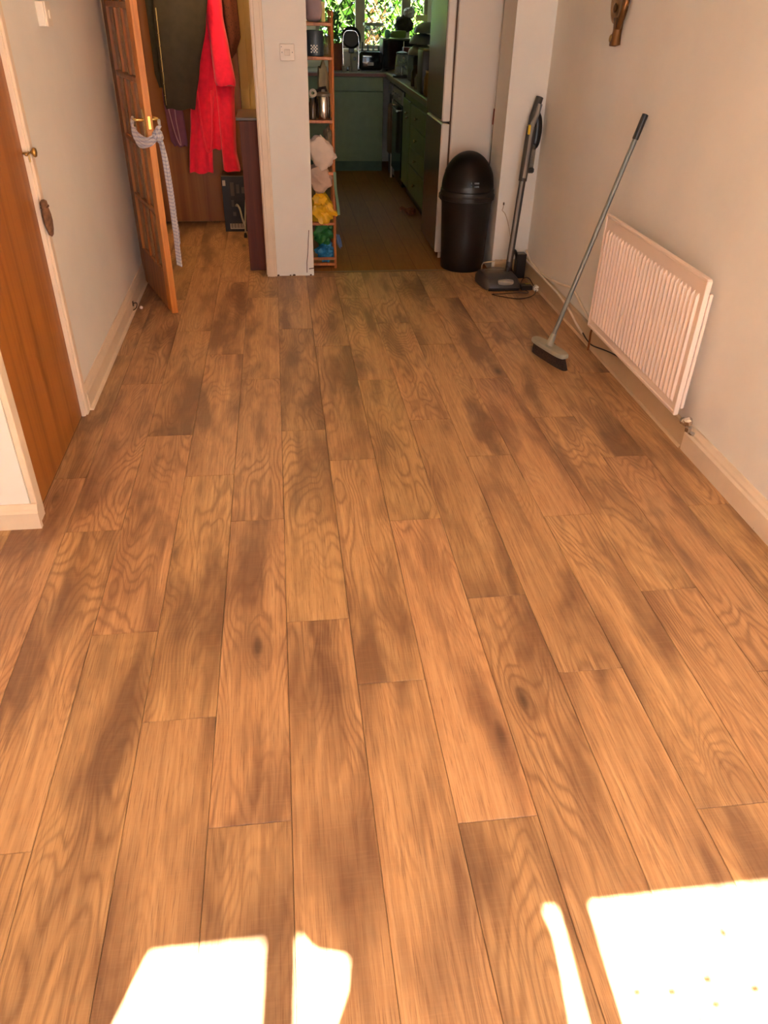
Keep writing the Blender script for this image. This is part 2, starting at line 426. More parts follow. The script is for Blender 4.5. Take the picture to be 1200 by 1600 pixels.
wallobj('wall_partition', [(-0.05, 0.0, 5.34, 9.7, 0, H)], HALLW, 'partition between the hall and the kitchen')
wallobj('wall_hall_left', [(-1.12, -1.05, 5.34, 5.45, 0, H), (-1.12, -1.05, 5.80, 6.9, 0, H), (-1.12, -1.05, 5.45, 5.80, 0, 1.0), (-1.12, -1.05, 5.45, 5.80, 2.0, H)], HALLW, 'yellowish hall wall behind the open pine door')
wallobj('wall_hall_back', [(-1.12, -0.05, 6.78, 6.9, 0, H)], HALLW, 'yellowish hall wall around the wooden hall door')
wallobj('wall_kitchen_right', [(1.80, 1.9, 5.24, 9.7, 0, H)], WALL, 'kitchen right wall behind the fridge and worktop')
wallobj('wall_kitchen_back', [(0.0, 0.46, 9.58, 9.7, 0, H), (1.66, 1.8, 9.58, 9.7, 0, H), (0.46, 1.66, 9.58, 9.7, 0, 1.12), (0.46, 1.66, 9.58, 9.7, 2.05, H)], WALL, 'kitchen end wall around the leaded window')
wallobj('wall_front', [(-2.6, -0.62, -1.1, -1.0, 0, H), (1.45, 1.685, -1.1, -1.0, 0, H), (-0.62, 1.45, -1.1, -1.0, 2.112, H)], WALL, 'cream wall around the garden doors behind the viewer')
tag(obj('ceiling', B(-2.8, 2.0, -1.2, 9.8, H, H+0.1), CEIL), 'plain white ceiling', 'ceiling', kind='structure')

# assumed garden doors behind the viewer: bars placed to shape the sunlight
gd = thing('window_1', 'unseen white framed glazed garden doors behind the viewer, bars placed to shape the sunlight', 'window', (0.4, -1.0, 0), kind='structure')
for x0, x1 in ((-0.62, -0.56), (-0.205, -0.135), (0.41, 0.485), (1.39, 1.45)):
    part('mullion', GLOSS, gd, box, x0, x1, -1.06, -1.0, 0.05, 2.10, bev=0.004)
part('sill', GLOSS, gd, box, -0.62, 1.45, -1.08, -0.99, 0, 0.05, bev=0.004)
part('head', GLOSS, gd, box, -0.56, 1.39, -1.06, -1.0, 2.098, 2.112)

def sun_mask_curtain(rows, lab):  # unseen cloth added, outline shaped to block the sun
    bm = bmesh.new(); grid = []
    for Y, xl, xr in rows:
        z = (Y+0.93)*1.11
        sh = 0.05*(Y+0.93); r = []
        n = 40
        for i in range(n+1):
            t = i/n; r.append(bm.verts.new((xl-sh+(xr-xl)*t, -0.93+0.012*math.sin(t*40), z)))
        grid.append(r)
    for a, b in zip(grid, grid[1:]):
        for i in range(len(a)-1): bm.faces.new((a[i], a[i+1], b[i+1], b[i]))
    r = bmesh.ops.solidify(bm, geom=bm.faces, thickness=0.004)
    return tag(obj('sun_mask_curtain', bm, mat('sun_mask_cloth', (150, 120, 90), 0.95)), lab, 'sun_mask_curtain')
cr = tag(obj('curtain_pole', BM(cyl, (-0.98, -0.93, 2.10), (1.6, -0.93, 2.10), 0.012), BRASS), 'brass curtain pole above the garden doors', 'curtain pole')
sun_mask_curtain([(0.93, -0.9, -0.30), (.807, -0.9, -.331), (.686, -.9, -.38), (.55, -.9, -.44), (0.0, -.9, -.5), (-0.9, -.9, -.55)], 'tan curtain added at the left end of the garden doors, its edge shaped to cut the sunlight')
sun_mask_curtain([(0.93, -.06, .46), (.815, -.045, .468), (.79, -.03, .476), (.77, -.012, .48), (.752, .052, .483), (.70, .044, .480), (.64, .016, .472), (.55, -.01, .46), (0.0, -.01, .44), (-0.9, -.02, .42)], 'tan curtain added across the middle of the garden doors, its outline shaped to block the sun')
# trailing houseplant added unseen in the right pane, leaves placed to speckle the sunlight
hp = thing('added_speckle_plant', 'small unseen houseplant added in the right pane to speckle the sunlight', 'plant', (0.75, -0.93, 1.5))
st = []
for X, Y in ((.831, .717), (.755, .635), (.675, .621), (.607, .628), (.841, .608), (.75, .59), (.9, .60)):
    yy = -0.93; z = (Y-yy)*1.11; x = X-0.05*(Y-yy); st.append((x, yy, z))
    bm = bmesh.new(); bmesh.ops.create_uvsphere(bm, u_segments=8, v_segments=6, radius=1, matrix=Matrix.Translation((x, yy, z)) @ Matrix.Diagonal((0.017, 0.003, 0.018, 1)))
    obj('leaf', bm, mat('leaf_dark', (50, 84, 34), 0.6), hp)
bm = bmesh.new()
for x, y, z in st: tube(bm, [(x, y, z), (x*0.5+0.375, y, z+0.14), (0.75, y, 2.05)], 0.0007, 4, 4)
obj('stem', bm, mat('stem_green', (70, 90, 40), 0.7), hp)

# baseboards
def skirting(name, axis, t0, t1, wallc, sgn, h, th, m, label, quad=True):
    pr = [(wallc, 0), (wallc+sgn*th, 0), (wallc+sgn*th, h*0.68), (wallc+sgn*th*0.75, h*0.76), (wallc+sgn*th*0.7, h*0.84), (wallc+sgn*th*0.45, h*0.93), (wallc+sgn*th*0.3, h), (wallc, h)]
    bm = bmesh.new(); prism(bm, pr, axis, t0, t1)
    return tag(obj(name, bm, m), label, 'baseboard', kind='structure')
skirting('baseboard_left', 'y', 3.27, 5.235, XL, 1, 0.115, 0.018, GLOSS, 'cream skirting board along the left wall')
bl = tag(obj('trim_2', BM(prism, [(XL+0.018, 0), (XL+0.031, 0), (XL+0.027, 0.009), (XL+0.018, 0.013)], 'y', 3.27, 5.23), GLOSS), 'thin quadrant bead at the foot of the left skirting', 'trim', kind='structure')
skirting('baseboard_corner', 'x', -2.6, -0.905, 2.352, -1, 0.095, 0.02, GLOSS, 'cream skirting on the wall face at the left corner')
skirting('baseboard_right', 'y', -1.0, 2.69, XR, -1, 0.118, 0.028, GLOSS, 'cream moulded skirting on the near stretch of the right wall')
tag(obj('baseboard_right_far', B(XR-0.024, XR, 2.692, 5.238, 0, 0.105, bev=0.004), GLOSSD), 'grubby flat skirting under the radiator', 'baseboard', kind='structure')
tag(obj('trim_3', BM(prism, [(XR-0.024, 0), (XR-0.034, 0), (XR-0.030, 0.007), (XR-0.024, 0.01)], 'y', 2.7, 5.2), GLOSSD), 'dirty bead at the foot of the far right skirting', 'trim', kind='structure')
skirting('baseboard_end', 'x', 1.46, XR-0.03, YE, -1, 0.09, 0.012, GLOSSD, 'short skirting piece behind the vacuum cleaner')

# architraves
def archi(name, boxes, label, m=GLOSS):
    bm = bmesh.new()
    for b in boxes: box(bm, *b, bev=0.003)
    return tag(obj(name, bm, m), label, 'door frame', kind='structure')
archi('trim_4', [(XL+0.001, XL+0.022, 2.356, 2.41, 0.012, 1.99), (XL-0.02, XL+0.012, 2.41, 2.44, 0.012, 1.99), (XL-0.03, XL+0.02, 2.44, 3.21, 1.96, 1.99)], 'chipped cream casing on the near side of the cupboard door')
archi('trim_5', [(XL-0.02, XL+0.008, 3.208, 3.222, 0, 1.96), (XL+0.001, XL+0.016, 3.222, 3.262, 0, 1.99)], 'narrow cream casing on the far side of the cupboard door')
archi('trim_6', [(-0.928, -0.888, YE-0.018, YE+0.11, 0, 1.98), (-0.888, -0.872, YE+0.04, YE+0.1, 0, 1.96)], 'cream door frame where the pine door is hinged')
archi('trim_7', [(-0.118, -0.052, YE-0.016, YE-0.001, 0, 1.98), (-0.110, -0.088, YE-0.001, YE+0.11, 0, 1.98), (-0.124, -0.110, YE+0.03, YE+0.1, 0, 1.98), (-0.104, -0.066, YE-0.021, YE-0.015, 0, 1.98)], 'cream door frame on the pier side of the hall doorway')
archi('trim_8', [(-0.888, -0.11, YE+0.0, YE+0.10, 1.94, 1.98)], 'head of the hall door frame')
# chip and crack at the foot of the pier
bm = bmesh.new()
for i, (x, z) in enumerate(((0.172, 0.30), (0.165, 0.22), (0.160, 0.15), (0.152, 0.09), (0.150, 0.02))):
    if i: tube(bm, [px, (x, YE-0.0005, z)], 0.0022, 5, 2)
    px = (x, YE-0.0005, z)
tube(bm, [(0.165, YE-0.0005, 0.045), (0.197, YE-0.0005, 0.05)], 0.003, 5, 2)
for x, q in ((-0.045, .006), (0.037, .004), (0.062, .007), (0.176, .005)): blob(bm, (x, YE-0.001, 0.004), (q*1.4, 0.002, q), seed=x, sub=2)
o = obj('trim_9', bm, mat('plaster_gap', (84, 56, 36), 0.9)); tag(o, 'dark crack and chips at the foot of the pier', 'crack', kind='structure')

# ---------------- cupboard door (door_1) ----------------
d1 = thing('door_1', 'flush orange-brown veneered cupboard door in the left wall', 'door', (XL, 2.83, 0), kind='structure')
part('door_leaf', VENEER, d1, box, XL-0.045, XL-0.008, 2.443, 3.205, 0.005, 1.958, bev=0.002)
part('threshold', mat('grey_gap_strip', (104, 76, 50), 0.6), d1, box, XL-0.045, XL-0.009, 2.44, 3.21, 0.0005, 0.004)
kb = thing('cupboard_catch', 'small brass turn catch and knob on the cupboard door casing', 'door catch', (XL, 3.24, 1.07))
part('knob', BRASS, kb, lathe, [(0.002, 0), (0.006, 0.002), (0.006, 0.006), (0.010, 0.008), (0.0155, 0.012), (0.017, 0.017), (0.0145, 0.022), (0.008, 0.024), (0.001, 0.025)], (XL+0.012, 3.225, 1.085), 20, (1, 0, 0), smooth=True)
bm = bmesh.new(); cyl(bm, (XL-0.008, 3.20, 1.085), (XL+0.014, 3.20, 1.085), 0.004, seg=10); cyl(bm, (XL+0.010, 3.180, 1.085), (XL+0.012, 3.212, 1.087), 0.004, seg=10); blob(bm, (XL+0.010, 3.180, 1.085), (0.006, 0.007, 0.007), sub=2, amp=0)
cyl(bm, (XL+0.012, 3.205, 1.085), (XL+0.012, 3.203, 1.055), 0.003, seg=8)
obj('latch_arm', bm, BRASS, kb, smooth=True)
fp = thing('felt_hanger', 'brown felt oval hanging on the edge of the cupboard door', 'ornament', (XL+0.018, 3.235, 0.78))
bm = bmesh.new(); R = []
for z, hw, hd in ((0.782, .002, .002), (0.79, .016, .008), (.81, .027, .012), (.84, .036, .015), (.865, .036, .015), (.885, .029, .013), (.895, .024, .011), (.902, .028, .013), (.915, .027, .012), (.922, .012, .006)):
    R.append([(XL+0.026+math.sin(t)*hd, 3.205+(0.92-z)*0.14+math.cos(t)*hw+0.002*noise.noise(Vector((t*2, z*60, 0))), z) for t in [2*math.pi*i/20 for i in range(20)]])
rings(bm, R); obj('felt_pad', bm, mat('brown_felt', (120, 84, 58), 0.95, var=0.2, sc=60, bump=0.5, bsc=200), fp, smooth=True)
part('loop', mat('brown_cord', (90, 60, 40), 0.9), fp, tube, [(XL+0.014, 3.195, 0.895), (XL+0.040, 3.200, 0.898), (XL+0.036, 3.222, 0.90), (XL+0.014, 3.23, 0.897)], 0.003, 6, 5)

# surface light switch on the left wall
sw = thing('light_switch', 'white surface-mounted light switch on the left wall', 'switch', (XL, 3.80, 1.46))
part('back_box', WHITE, sw, box, XL, XL+0.030, 3.765, 3.85, 1.463, 1.549, bev=0.003)
part('face_plate', WHITE, sw, box, XL+0.030, XL+0.038, 3.765, 3.85, 1.463, 1.549, bev=0.003)
part('rocker', WHITE, sw, box, XL+0.038, XL+0.043, 3.80, 3.812, 1.49, 1.52, bev=0.0015)
# fused spur plate on the pier
sp = thing('wall_plate', 'square white wall plate with a small centre button on the pier', 'switch', (0.08, YE, 1.267))
part('face_plate', WHITE, sp, box, 0.037, 0.123, YE-0.009, YE, 1.267, 1.353, bev=0.003)
part('button', mat('off_white', (222, 206, 188), 0.4), sp, box, 0.064, 0.096, YE-0.013, YE-0.009, 1.294, 1.326, bev=0.0015)
for x in (0.050, 0.110): part('screw', DGREY, sp, lathe, [(0.0028, 0), (0.0026, 0.0012)], (x, YE-0.009, 1.310), 10, (0, -1, 0))
part('indicator', DGREY, sp, box, 0.046, 0.050, YE-0.0102, YE-0.009, 1.336, 1.340)

# ---------------- open glazed pine door (door_2) ----------------
hx, hy = -0.892, 5.195
ang = math.atan2(4.512-hy, -0.640-hx); DLEN = 0.728
d2 = thing('door_2', 'open varnished pine door with small glazed panes, swung into the room', 'door', (hx, hy, 0), ang, kind='structure')
T = 0.036
def dpart(name, m, *b, bev=0.0025, parent=None, label=None):
    return obj(name, B(*b, bev=bev), m, parent or d2, local=True, label=label)
dpart('stile', PINE, 0.0, 0.095, -T, 0, 0.012, 1.965); dpart('stile', PINEE, DLEN-0.095, DLEN, -T, 0, 0.012, 1.965)
dpart('rail', PINE, 0.095, DLEN-0.095, -T+0.001, -0.001, 0.012, 0.235); dpart('rail', PINE, 0.095, DLEN-0.095, -T+0.001, -0.001, 1.855, 1.965)
zs = [0.235+i*(1.855-0.235)/5 for i in range(6)]; us = [0.095+i*(DLEN-0.19)/3 for i in range(4)]
for z in zs[1:-1]: dpart('glazing_bar', PINE, 0.095, DLEN-0.095, -T+0.004, -0.004, z-0.013, z+0.013)
for u in us[1:-1]:
    for a, b in zip(zs, zs[1:]): dpart('glazing_bar', PINE, u-0.013, u+0.013, -T+0.004, -0.004, a+(0.013 if a > zs[0] else 0), b-(0.013 if b < zs[-1] else 0))
GLASS = mat('obscure_glass', (196, 150, 104), 0.25, var=0.12, sc=30, bump=0.4, bsc=50, alpha=0.55)
for i in range(3):
    for j in range(5):
        dpart('pane', GLASS, us[i]+(0.013 if i else 0), us[i+1]-(0.013 if i < 2 else 0), -T/2-0.002, -T/2+0.002, zs[j]+(0.013 if j else 0), zs[j+1]-(0.013 if j < 4 else 0), bev=0)
zh = 1.035
hd = dpart('handle_plate', BRASSB, DLEN-0.066, DLEN-0.030, -T-0.004, -T, zh-0.10, zh+0.05)
part('lever', BRASSB, hd, tube, [(DLEN-0.048, -T-0.004, zh), (DLEN-0.048, -T-0.034, zh), (DLEN-0.058, -T-0.040, zh), (DLEN-0.13, -T-0.040, zh-0.004)], 0.008, 10, 6, local=True, smooth=True)
hd2 = dpart('handle_plate', BRASSB, DLEN-0.066, DLEN-0.030, 0, 0.004, zh-0.10, zh+0.05)
part('lever', BRASSB, hd2, tube, [(DLEN-0.048, 0.004, zh), (DLEN-0.048, 0.030, zh), (DLEN-0.058, 0.036, zh), (DLEN-0.13, 0.036, zh-0.004)], 0.008, 10, 6, local=True, smooth=True)
dpart('latch_face', BRASSB, DLEN-0.001, DLEN+0.0006, -T+0.012, -0.012, zh-0.04, zh+0.02, bev=0)
# plaid cloth tied around both handles (door-local construction, own thing)
PLA = plaid('blue_check_cloth')
sc = thing('checked_cloth', 'blue and white checked cloth knotted on the pine door handle, tail hanging down', 'cloth', (hx, hy, 0), ang)
def band(bm, pts, wid, th, n=6):
    P = smooth_pts(pts, n); R = []
    for i, p in enumerate(P):
        d = (P[min(i+1, len(P)-1)]-P[max(i-1, 0)]).normalized()
        w_ = wid(i/(len(P)-1)) if callable(wid) else wid
        side = Vector((0, 0, 1)) if abs(d.z) < 0.75 else Vector((1, 0.25, 0)).normalized()
        side = (side-d*side.dot(d)).normalized(); nn = d.cross(side)
        R.append([p+side*(w_*(k/5-1))+nn*(th*0.5+0.004*math.sin(k*2.1+i*.15)) for k in range(0, 11)] + [p+side*(w_*(k/5-1))+nn*(-th*0.5+0.004*math.sin(k*2.1+i*.15)) for k in range(10, -1, -1)])
    rings(bm, R)
D = DLEN
bm = bmesh.new()
band(bm, [(D-0.14, -T-0.035, 1.035), (D-0.09, -T-0.055, 1.00), (D-0.04, -T-0.045, 0.955), (D+0.004, -T-0.012, 0.935), (D+0.022, -0.01, 0.955), (D+0.018, 0.022, 1.00)], lambda t: 0.010+0.014*math.sin(math.pi*t), 0.006)
band(bm, [(D-0.15, -T-0.03, 0.985), (D-0.09, -T-0.045, 0.955), (D-0.03, -T-0.035, 0.925), (D+0.012, -T+0.008, 0.94), (D+0.02, 0.0, 0.975), (D+0.012, 0.03, 1.015), (D-0.03, 0.036, 1.03)], lambda t: 0.008+0.013*math.sin(math.pi*t), 0.006)
obj('loop', bm, PLA, sc, local=True, smooth=True)
bm = bmesh.new(); blob(bm, (D+0.008, 0.016, 0.965), (0.022, 0.026, 0.030), seed=3, amp=0.35, freq=2.5); obj('knot', bm, PLA, sc, local=True, smooth=True)
bm = bmesh.new(); band(bm, [(D+0.01, 0.02, 0.96), (D+0.008, 0.035, 0.86), (D+0.004, 0.040, 0.65), (D+0.002, 0.042, 0.45), (D+0.0, 0.044, 0.285)], lambda t: 0.015+0.012*t, 0.006, 10); obj('tail', bm, PLA, sc, local=True, smooth=True)
bm = bmesh.new(); band(bm, [(D-0.02, 0.03, 0.96), (D-0.022, 0.046, 0.86), (D-0.03, 0.055, 0.65), (D-0.034, 0.058, 0.50), (D-0.036, 0.06, 0.40)], lambda t: 0.012+0.010*t, 0.006, 10); obj('tail', bm, PLA, sc, local=True, smooth=True)

# ---------------- hall ----------------
d3 = thing('door_3', 'flush brown wooden door at the back of the hall', 'door', (-0.65, 6.75, 0), kind='structure')
part('door_leaf', VENEER, d3, box, -1.04, -0.27, 6.735, 6.775, 0.012, 1.98)
part('door_frame', HALLW, d3, box, -0.268, -0.20, 6.755, 6.779, 0, 2.0, bev=0.003)
hw = thing('added_hall_window', 'small unseen side window added to light the hall, behind the open pine door', 'window', (-1.08, 5.8, 1.0), kind='structure')  # unseen opening added to let more light into the hall
for b in ((5.451, 5.50, 1.001, 1.999), (5.76, 5.799, 1.001, 1.999), (5.50, 5.76, 1.001, 1.05), (5.50, 5.76, 1.95, 1.999), (5.50, 5.76, 1.48, 1.52)): part('frame_bar', GLOSS, hw, box, -1.11, -1.06, *b)
hl = thing('added_hall_pendant', 'warm unseen pendant lamp added above the view to brighten the hall', 'lamp', (-0.50, 5.85, 2.05))  # unseen pendant added because the hall was too dark
part('shade', mat('cream_shade', (226, 208, 170), 0.8), hl, lathe, [(0.05, 0.16), (0.14, 0.0), (0.138, 0.0), (0.048, 0.158)], (-0.50, 5.85, 2.08), 24, cap=False, smooth=True)
part('cord', WHITE, hl, cyl, (-0.50, 5.85, 2.22), (-0.50, 5.85, 2.40), 0.004)
part('bulb', mat('bulb_glass', (255, 240, 210), 0.3), hl, lathe, [(0.01, 0.06), (0.03, 0.02), (0.02, -0.01), (0.002, -0.015)], (-0.50, 5.85, 2.15), 16, smooth=True)
pl_ = bpy.data.lights.new('hall_fill_light', 'POINT'); pl_.energy = 9; pl_.color = (1.0, 0.74, 0.42); pl_.shadow_soft_size = 0.05  # warm fill light added for the hall
po_ = bpy.data.objects.new('hall_fill_light', pl_); COL.objects.link(po_); po_.parent = hl; po_.location = (0, 0, 0.03)
rail = thing('coat_rail', 'wooden coat rail with hooks on the hall door', 'coat rail', (-0.6, 6.72, 1.86))
part('board', PINE, rail, box, -0.95, -0.22, 6.705, 6.735, 1.83, 1.90, bev=0.003)
for x in (-0.80, -0.62, -0.40, -0.28): part('hook', BRASS, rail, tube, [(x, 6.705, 1.86), (x, 6.66, 1.86), (x, 6.60, 1.875), (x, 6.44, 1.895)], 0.006, 8, 5, smooth=True)
RED = mat('red_fleece', (240, 22, 62), 0.95, var=0.06, sc=30, sheen=0.3, bump=0.3, bsc=90)
DARKC = mat('dark_coat_cloth', (44, 34, 20), 0.95, var=0.12, sc=20)
NAVY = mat('slate_coat_cloth', (58, 58, 52), 0.95, var=0.12, sc=20)
co = thing('dark_coat', 'long dark olive coat hanging in front of the red dressing gown', 'coat', (-0.66, 6.40, 0.88))
bm = bmesh.new(); garment(bm, [(0.895, -0.685, 6.29, 0.100, 0.055), (0.93, -0.685, 6.29, 0.108, 0.060), (1.15, -0.66, 6.29, 0.135, 0.075), (1.42, -0.62, 6.30, 0.17, 0.085), (1.60, -0.60, 6.33, 0.18, 0.09), (1.80, -0.60, 6.44, 0.10, 0.06), (1.90, -0.60, 6.45, 0.03, 0.03)], 5, 0.10, 1)
obj('body', bm, DARKC, co, smooth=True)
bm = bmesh.new(); cyl(bm, (-0.775, 6.25, 0.92), (-0.765, 6.225, 1.50), 0.004, seg=6)
for i in range(7): blob(bm, (-0.775+0.0015*i, 6.245-0.003*i, 0.98+i*0.075), (0.006, 0.005, 0.006), sub=1, amp=0)
obj('zip', bm, CHROME, co)
sc2 = thing('slate_jacket', 'slate grey jacket hanging behind the dark coat', 'coat', (-0.80, 6.52, 1.0))
bm = bmesh.new(); garment(bm, [(1.01, -0.795, 6.52, 0.050, 0.05), (1.1, -0.80, 6.52, 0.065, 0.06), (1.4, -0.79, 6.52, 0.075, 0.07), (1.65, -0.79, 6.53, 0.08, 0.07), (1.86, -0.80, 6.53, 0.03, 0.04)], 5, 0.1, 4)
obj('body', bm, NAVY, sc2, smooth=True)
rg = thing('red_dressing_gown', 'bright red dressing gown hanging on the hall door', 'dressing gown', (-0.46, 6.46, 0.44))
bm = bmesh.new(); garment(bm, [(0.44, -0.600, 6.47, 0.088, 0.05), (0.56, -0.590, 6.47, 0.085, 0.05), (0.80, -0.560, 6.47, 0.08, 0.05), (1.05, -0.52, 6.48, 0.08, 0.05), (1.35, -0.46, 6.49, 0.07, 0.05), (1.6, -0.42, 6.50, 0.06, 0.045)], 5, 0.16, 2); obj('skirt', bm, RED, rg, smooth=True)
bm = bmesh.new(); garment(bm, [(0.45, -0.365, 6.47, 0.064, 0.045), (0.58, -0.375, 6.47, 0.055, 0.045), (0.85, -0.37, 6.47, 0.06, 0.05), (1.08, -0.365, 6.48, 0.07, 0.05)], 4, 0.16, 5); obj('sleeve', bm, RED, rg, smooth=True)
bm = bmesh.new(); garment(bm, [(0.60, -0.465, 6.50, 0.05, 0.035), (0.70, -0.46, 6.50, 0.06, 0.04), (1.0, -0.45, 6.50, 0.08, 0.04), (1.2, -0.43, 6.50, 0.08, 0.04)], 6, 0.18, 8); obj('back_panel', bm, RED, rg, smooth=True)
bm = bmesh.new(); garment(bm, [(1.035, -0.355, 6.42, 0.072, 0.05), (1.06, -0.358, 6.42, 0.078, 0.055), (1.25, -0.375, 6.43, 0.068, 0.06), (1.45, -0.395, 6.45, 0.060, 0.055), (1.7, -0.40, 6.46, 0.06, 0.05), (1.88, -0.40, 6.46, 0.03, 0.03)], 4, 0.12, 3); obj('upper_sleeve', bm, RED, rg, smooth=True)
part('belt_loop', RED, rg, tube, [(-0.565, 6.40, 1.0), (-0.56, 6.395, 0.8), (-0.545, 6.39, 0.64), (-0.525, 6.39, 0.595), (-0.50, 6.39, 0.62), (-0.478, 6.395, 0.8), (-0.462, 6.40, 1.0)], 0.0065, 8, 6, smooth=True)
bc = thing('brown_coat', 'dark brown speckled coat hanging right of the red dressing gown', 'coat', (-0.28, 6.55, 1.2))
bm = bmesh.new(); garment(bm, [(1.20, -0.325, 6.57, 0.025, 0.04), (1.24, -0.31, 6.57, 0.042, 0.05), (1.33, -0.292, 6.57, 0.060, 0.06), (1.6, -0.31, 6.57, 0.07, 0.06), (1.88, -0.285, 6.55, 0.03, 0.04)], 4, 0.1, 6); obj('body', bm, dotty('brown_speckle', (92, 44, 26), (60, 30, 20)), bc, smooth=True)
pb = thing('purple_bag', 'purple bag with pale cord hanging under the dark coat', 'bag', (-0.76, 6.48, 0.6))
bm = bmesh.new(); garment(bm, [(0.62, -0.735, 6.50, 0.045, 0.03), (0.66, -0.745, 6.50, 0.060, 0.035), (0.85, -0.755, 6.50, 0.065, 0.035), (0.97, -0.765, 6.50, 0.06, 0.03), (1.2, -0.78, 6.52, 0.012, 0.012), (1.88, -0.80, 6.52, 0.008, 0.008)], 5, 0.2, 9); obj('pouch', bm, mat('purple_cloth', (120, 72, 96), 0.85), pb, smooth=True)
part('cord', mat('lilac_cord', (176, 140, 150), 0.8), pb, tube, [(-0.80, 6.45, 0.95), (-0.765, 6.45, 0.72), (-0.73, 6.45, 0.63), (-0.745, 6.45, 0.8), (-0.742, 6.45, 0.92)], 0.004, 6, 6)

bx = thing('black_carton', 'black printed product carton standing on the hall floor', 'box', (-0.37, 6.50, 0))
KART = mat('black_carton_card', (30, 27, 26), 0.45, var=0.15, sc=30)
bm = bmesh.new(); box(bm, -0.455, -0.245, 6.435, 6.66, 0.0, 0.415, bev=0.002); obj('carton', bm, KART, bx)
part('top_flap', mat('worn_card_top', (112, 78, 52), 0.8, var=0.3, sc=20), bx, box, -0.452, -0.248, 6.44, 6.655, 0.4152, 0.4175)
LABW = mat('label_white', (196, 180, 160), 0.6); FIG = mat('carton_print_grey', (84, 76, 70), 0.5); 
def bxp(n, m, x0, x1, z0, z1): part(n, m, bx, box, x0, x1, 6.4335, 6.4355, z0, z1)
bxp('print_patch', LABW, -0.448, -0.425, 0.345, 0.385)
bxp('print_patch', FIG, -0.39, -0.362, 0.27, 0.37); bxp('print_patch', FIG, -0.345, -0.322, 0.29, 0.355); bxp('print_patch', FIG, -0.305, -0.275, 0.29, 0.335)
bxp('print_patch', FIG, -0.39, -0.37, 0.19, 0.24); bxp('print_patch', FIG, -0.385, -0.36, 0.12, 0.15)
bl = obj('barcode', B(-0.415, -0.295, 6.4335, 6.4355, 0.02, 0.062), LABW, bx)
for i in range(12): part('bar', KART, bl, box, -0.405+i*0.0085, -0.405+i*0.0085+(0.003 if i % 3 else 0.005), 6.4325, 6.4340, 0.028, 0.062)
cn = thing('walking_stick', 'grey walking stick with curved handle leaning against the black carton', 'walking stick', (-0.29, 6.30, 0))
GM = mat('grey_stick', (150, 138, 122), 0.4, var=0.05)
part('shaft', GM, cn, tube, [(-0.292, 6.25, 0.02), (-0.285, 6.30, 0.15), (-0.262, 6.38, 0.36)], 0.006, 8, 5, smooth=True)
part('handle', GM, cn, tube, [(-0.290, 6.27, 0.08), (-0.310, 6.31, 0.13), (-0.325, 6.35, 0.19), (-0.345, 6.38, 0.215), (-0.355, 6.39, 0.205)], 0.008, 8, 5, smooth=True)
part('ferrule', RUBBER, cn, lathe, [(0.013, 0), (0.012, 0.02), (0.008, 0.035)], (-0.292, 6.248, 0), 12, smooth=True)

mc = thing('mahogany_cabinet', 'dark red-brown mahogany cabinet just inside the hall doorway', 'cabinet', (-0.15, 5.55, 0))
part('side_panel', MAHOG, mc, box, -0.236, -0.055, 5.375, 5.395, 0.0, 0.93, bev=0.002)
part('body', MAHOG, mc, box, -0.232, -0.057, 5.396, 5.78, 0.03, 0.925, bev=0.002)
part('top', mat('cabinet_top_dark', (70, 50, 34), 0.4), mc, box, -0.255, -0.055, 5.37, 5.80, 0.931, 0.95, bev=0.003)
tag(obj('hall_wall_fitting', BM(lathe, [(0.03, 0), (0.035, .02), (.03, .06), (.02, .07)], (-0.052, 6.2, 1.18), 16, (-1, 0, 0), sx=0.6), BLACKP, smooth=True), 'small dark knob-like fitting on the hall side wall', 'fitting')  # plain dark fitting, not a lamp

# ---------------- kitchen: shelf unit and its load ----------------
sh = thing('shelf_unit', 'narrow orange wooden shelf unit just inside the kitchen opening', 'shelf unit', (0.2, 5.5, 0))
def post(x, y):
    return BM(lathe, [(0.010, 0), (0.010, 1.478), (0.006, 1.483), (0.011, 1.494), (0.012, 1.503), (0.008, 1.515), (0.001, 1.52)], (x, y, 0), 12)
for x, y in ((0.355, 5.405), (0.355, 5.66), (0.035, 5.405), (0.035, 5.66)): obj('post', post(x, y), SHELFW, sh, smooth=True)
for z in (0.028, 0.30, 0.62, 0.925, 1.272, 1.448): part('shelf', SHELFW, sh, box, 0.03, 0.352, 5.395, 5.67, z-0.009, z+0.009, bev=0.002)
part('rail', SHELFW, sh, box, 0.03, 0.352, 5.390, 5.398, 0.06, 0.078, bev=0.001)
def shf(name, label, cat, z, x, y=5.47): return thing(name, label, cat, (x, y, z))
# top shelf (z 1.457)
j = tag(obj('lilac_bag', BM(blob, (0.25, 5.47, 1.53), (0.055, 0.055, 0.075), 2, 0.2, 1.5, 3, 0.3), mat('lilac_paper', (150, 128, 130), 0.7), smooth=True), 'crumpled lilac bag on the top of the shelf unit', 'bag')
j = tag(obj('yellow_carton', B(0.296, 0.318, 5.43, 5.49, 1.458, 1.56, bev=0.002), mat('pale_yellow_card', (208, 192, 120), 0.7)), 'slim pale yellow carton on the top of the shelf unit', 'box')
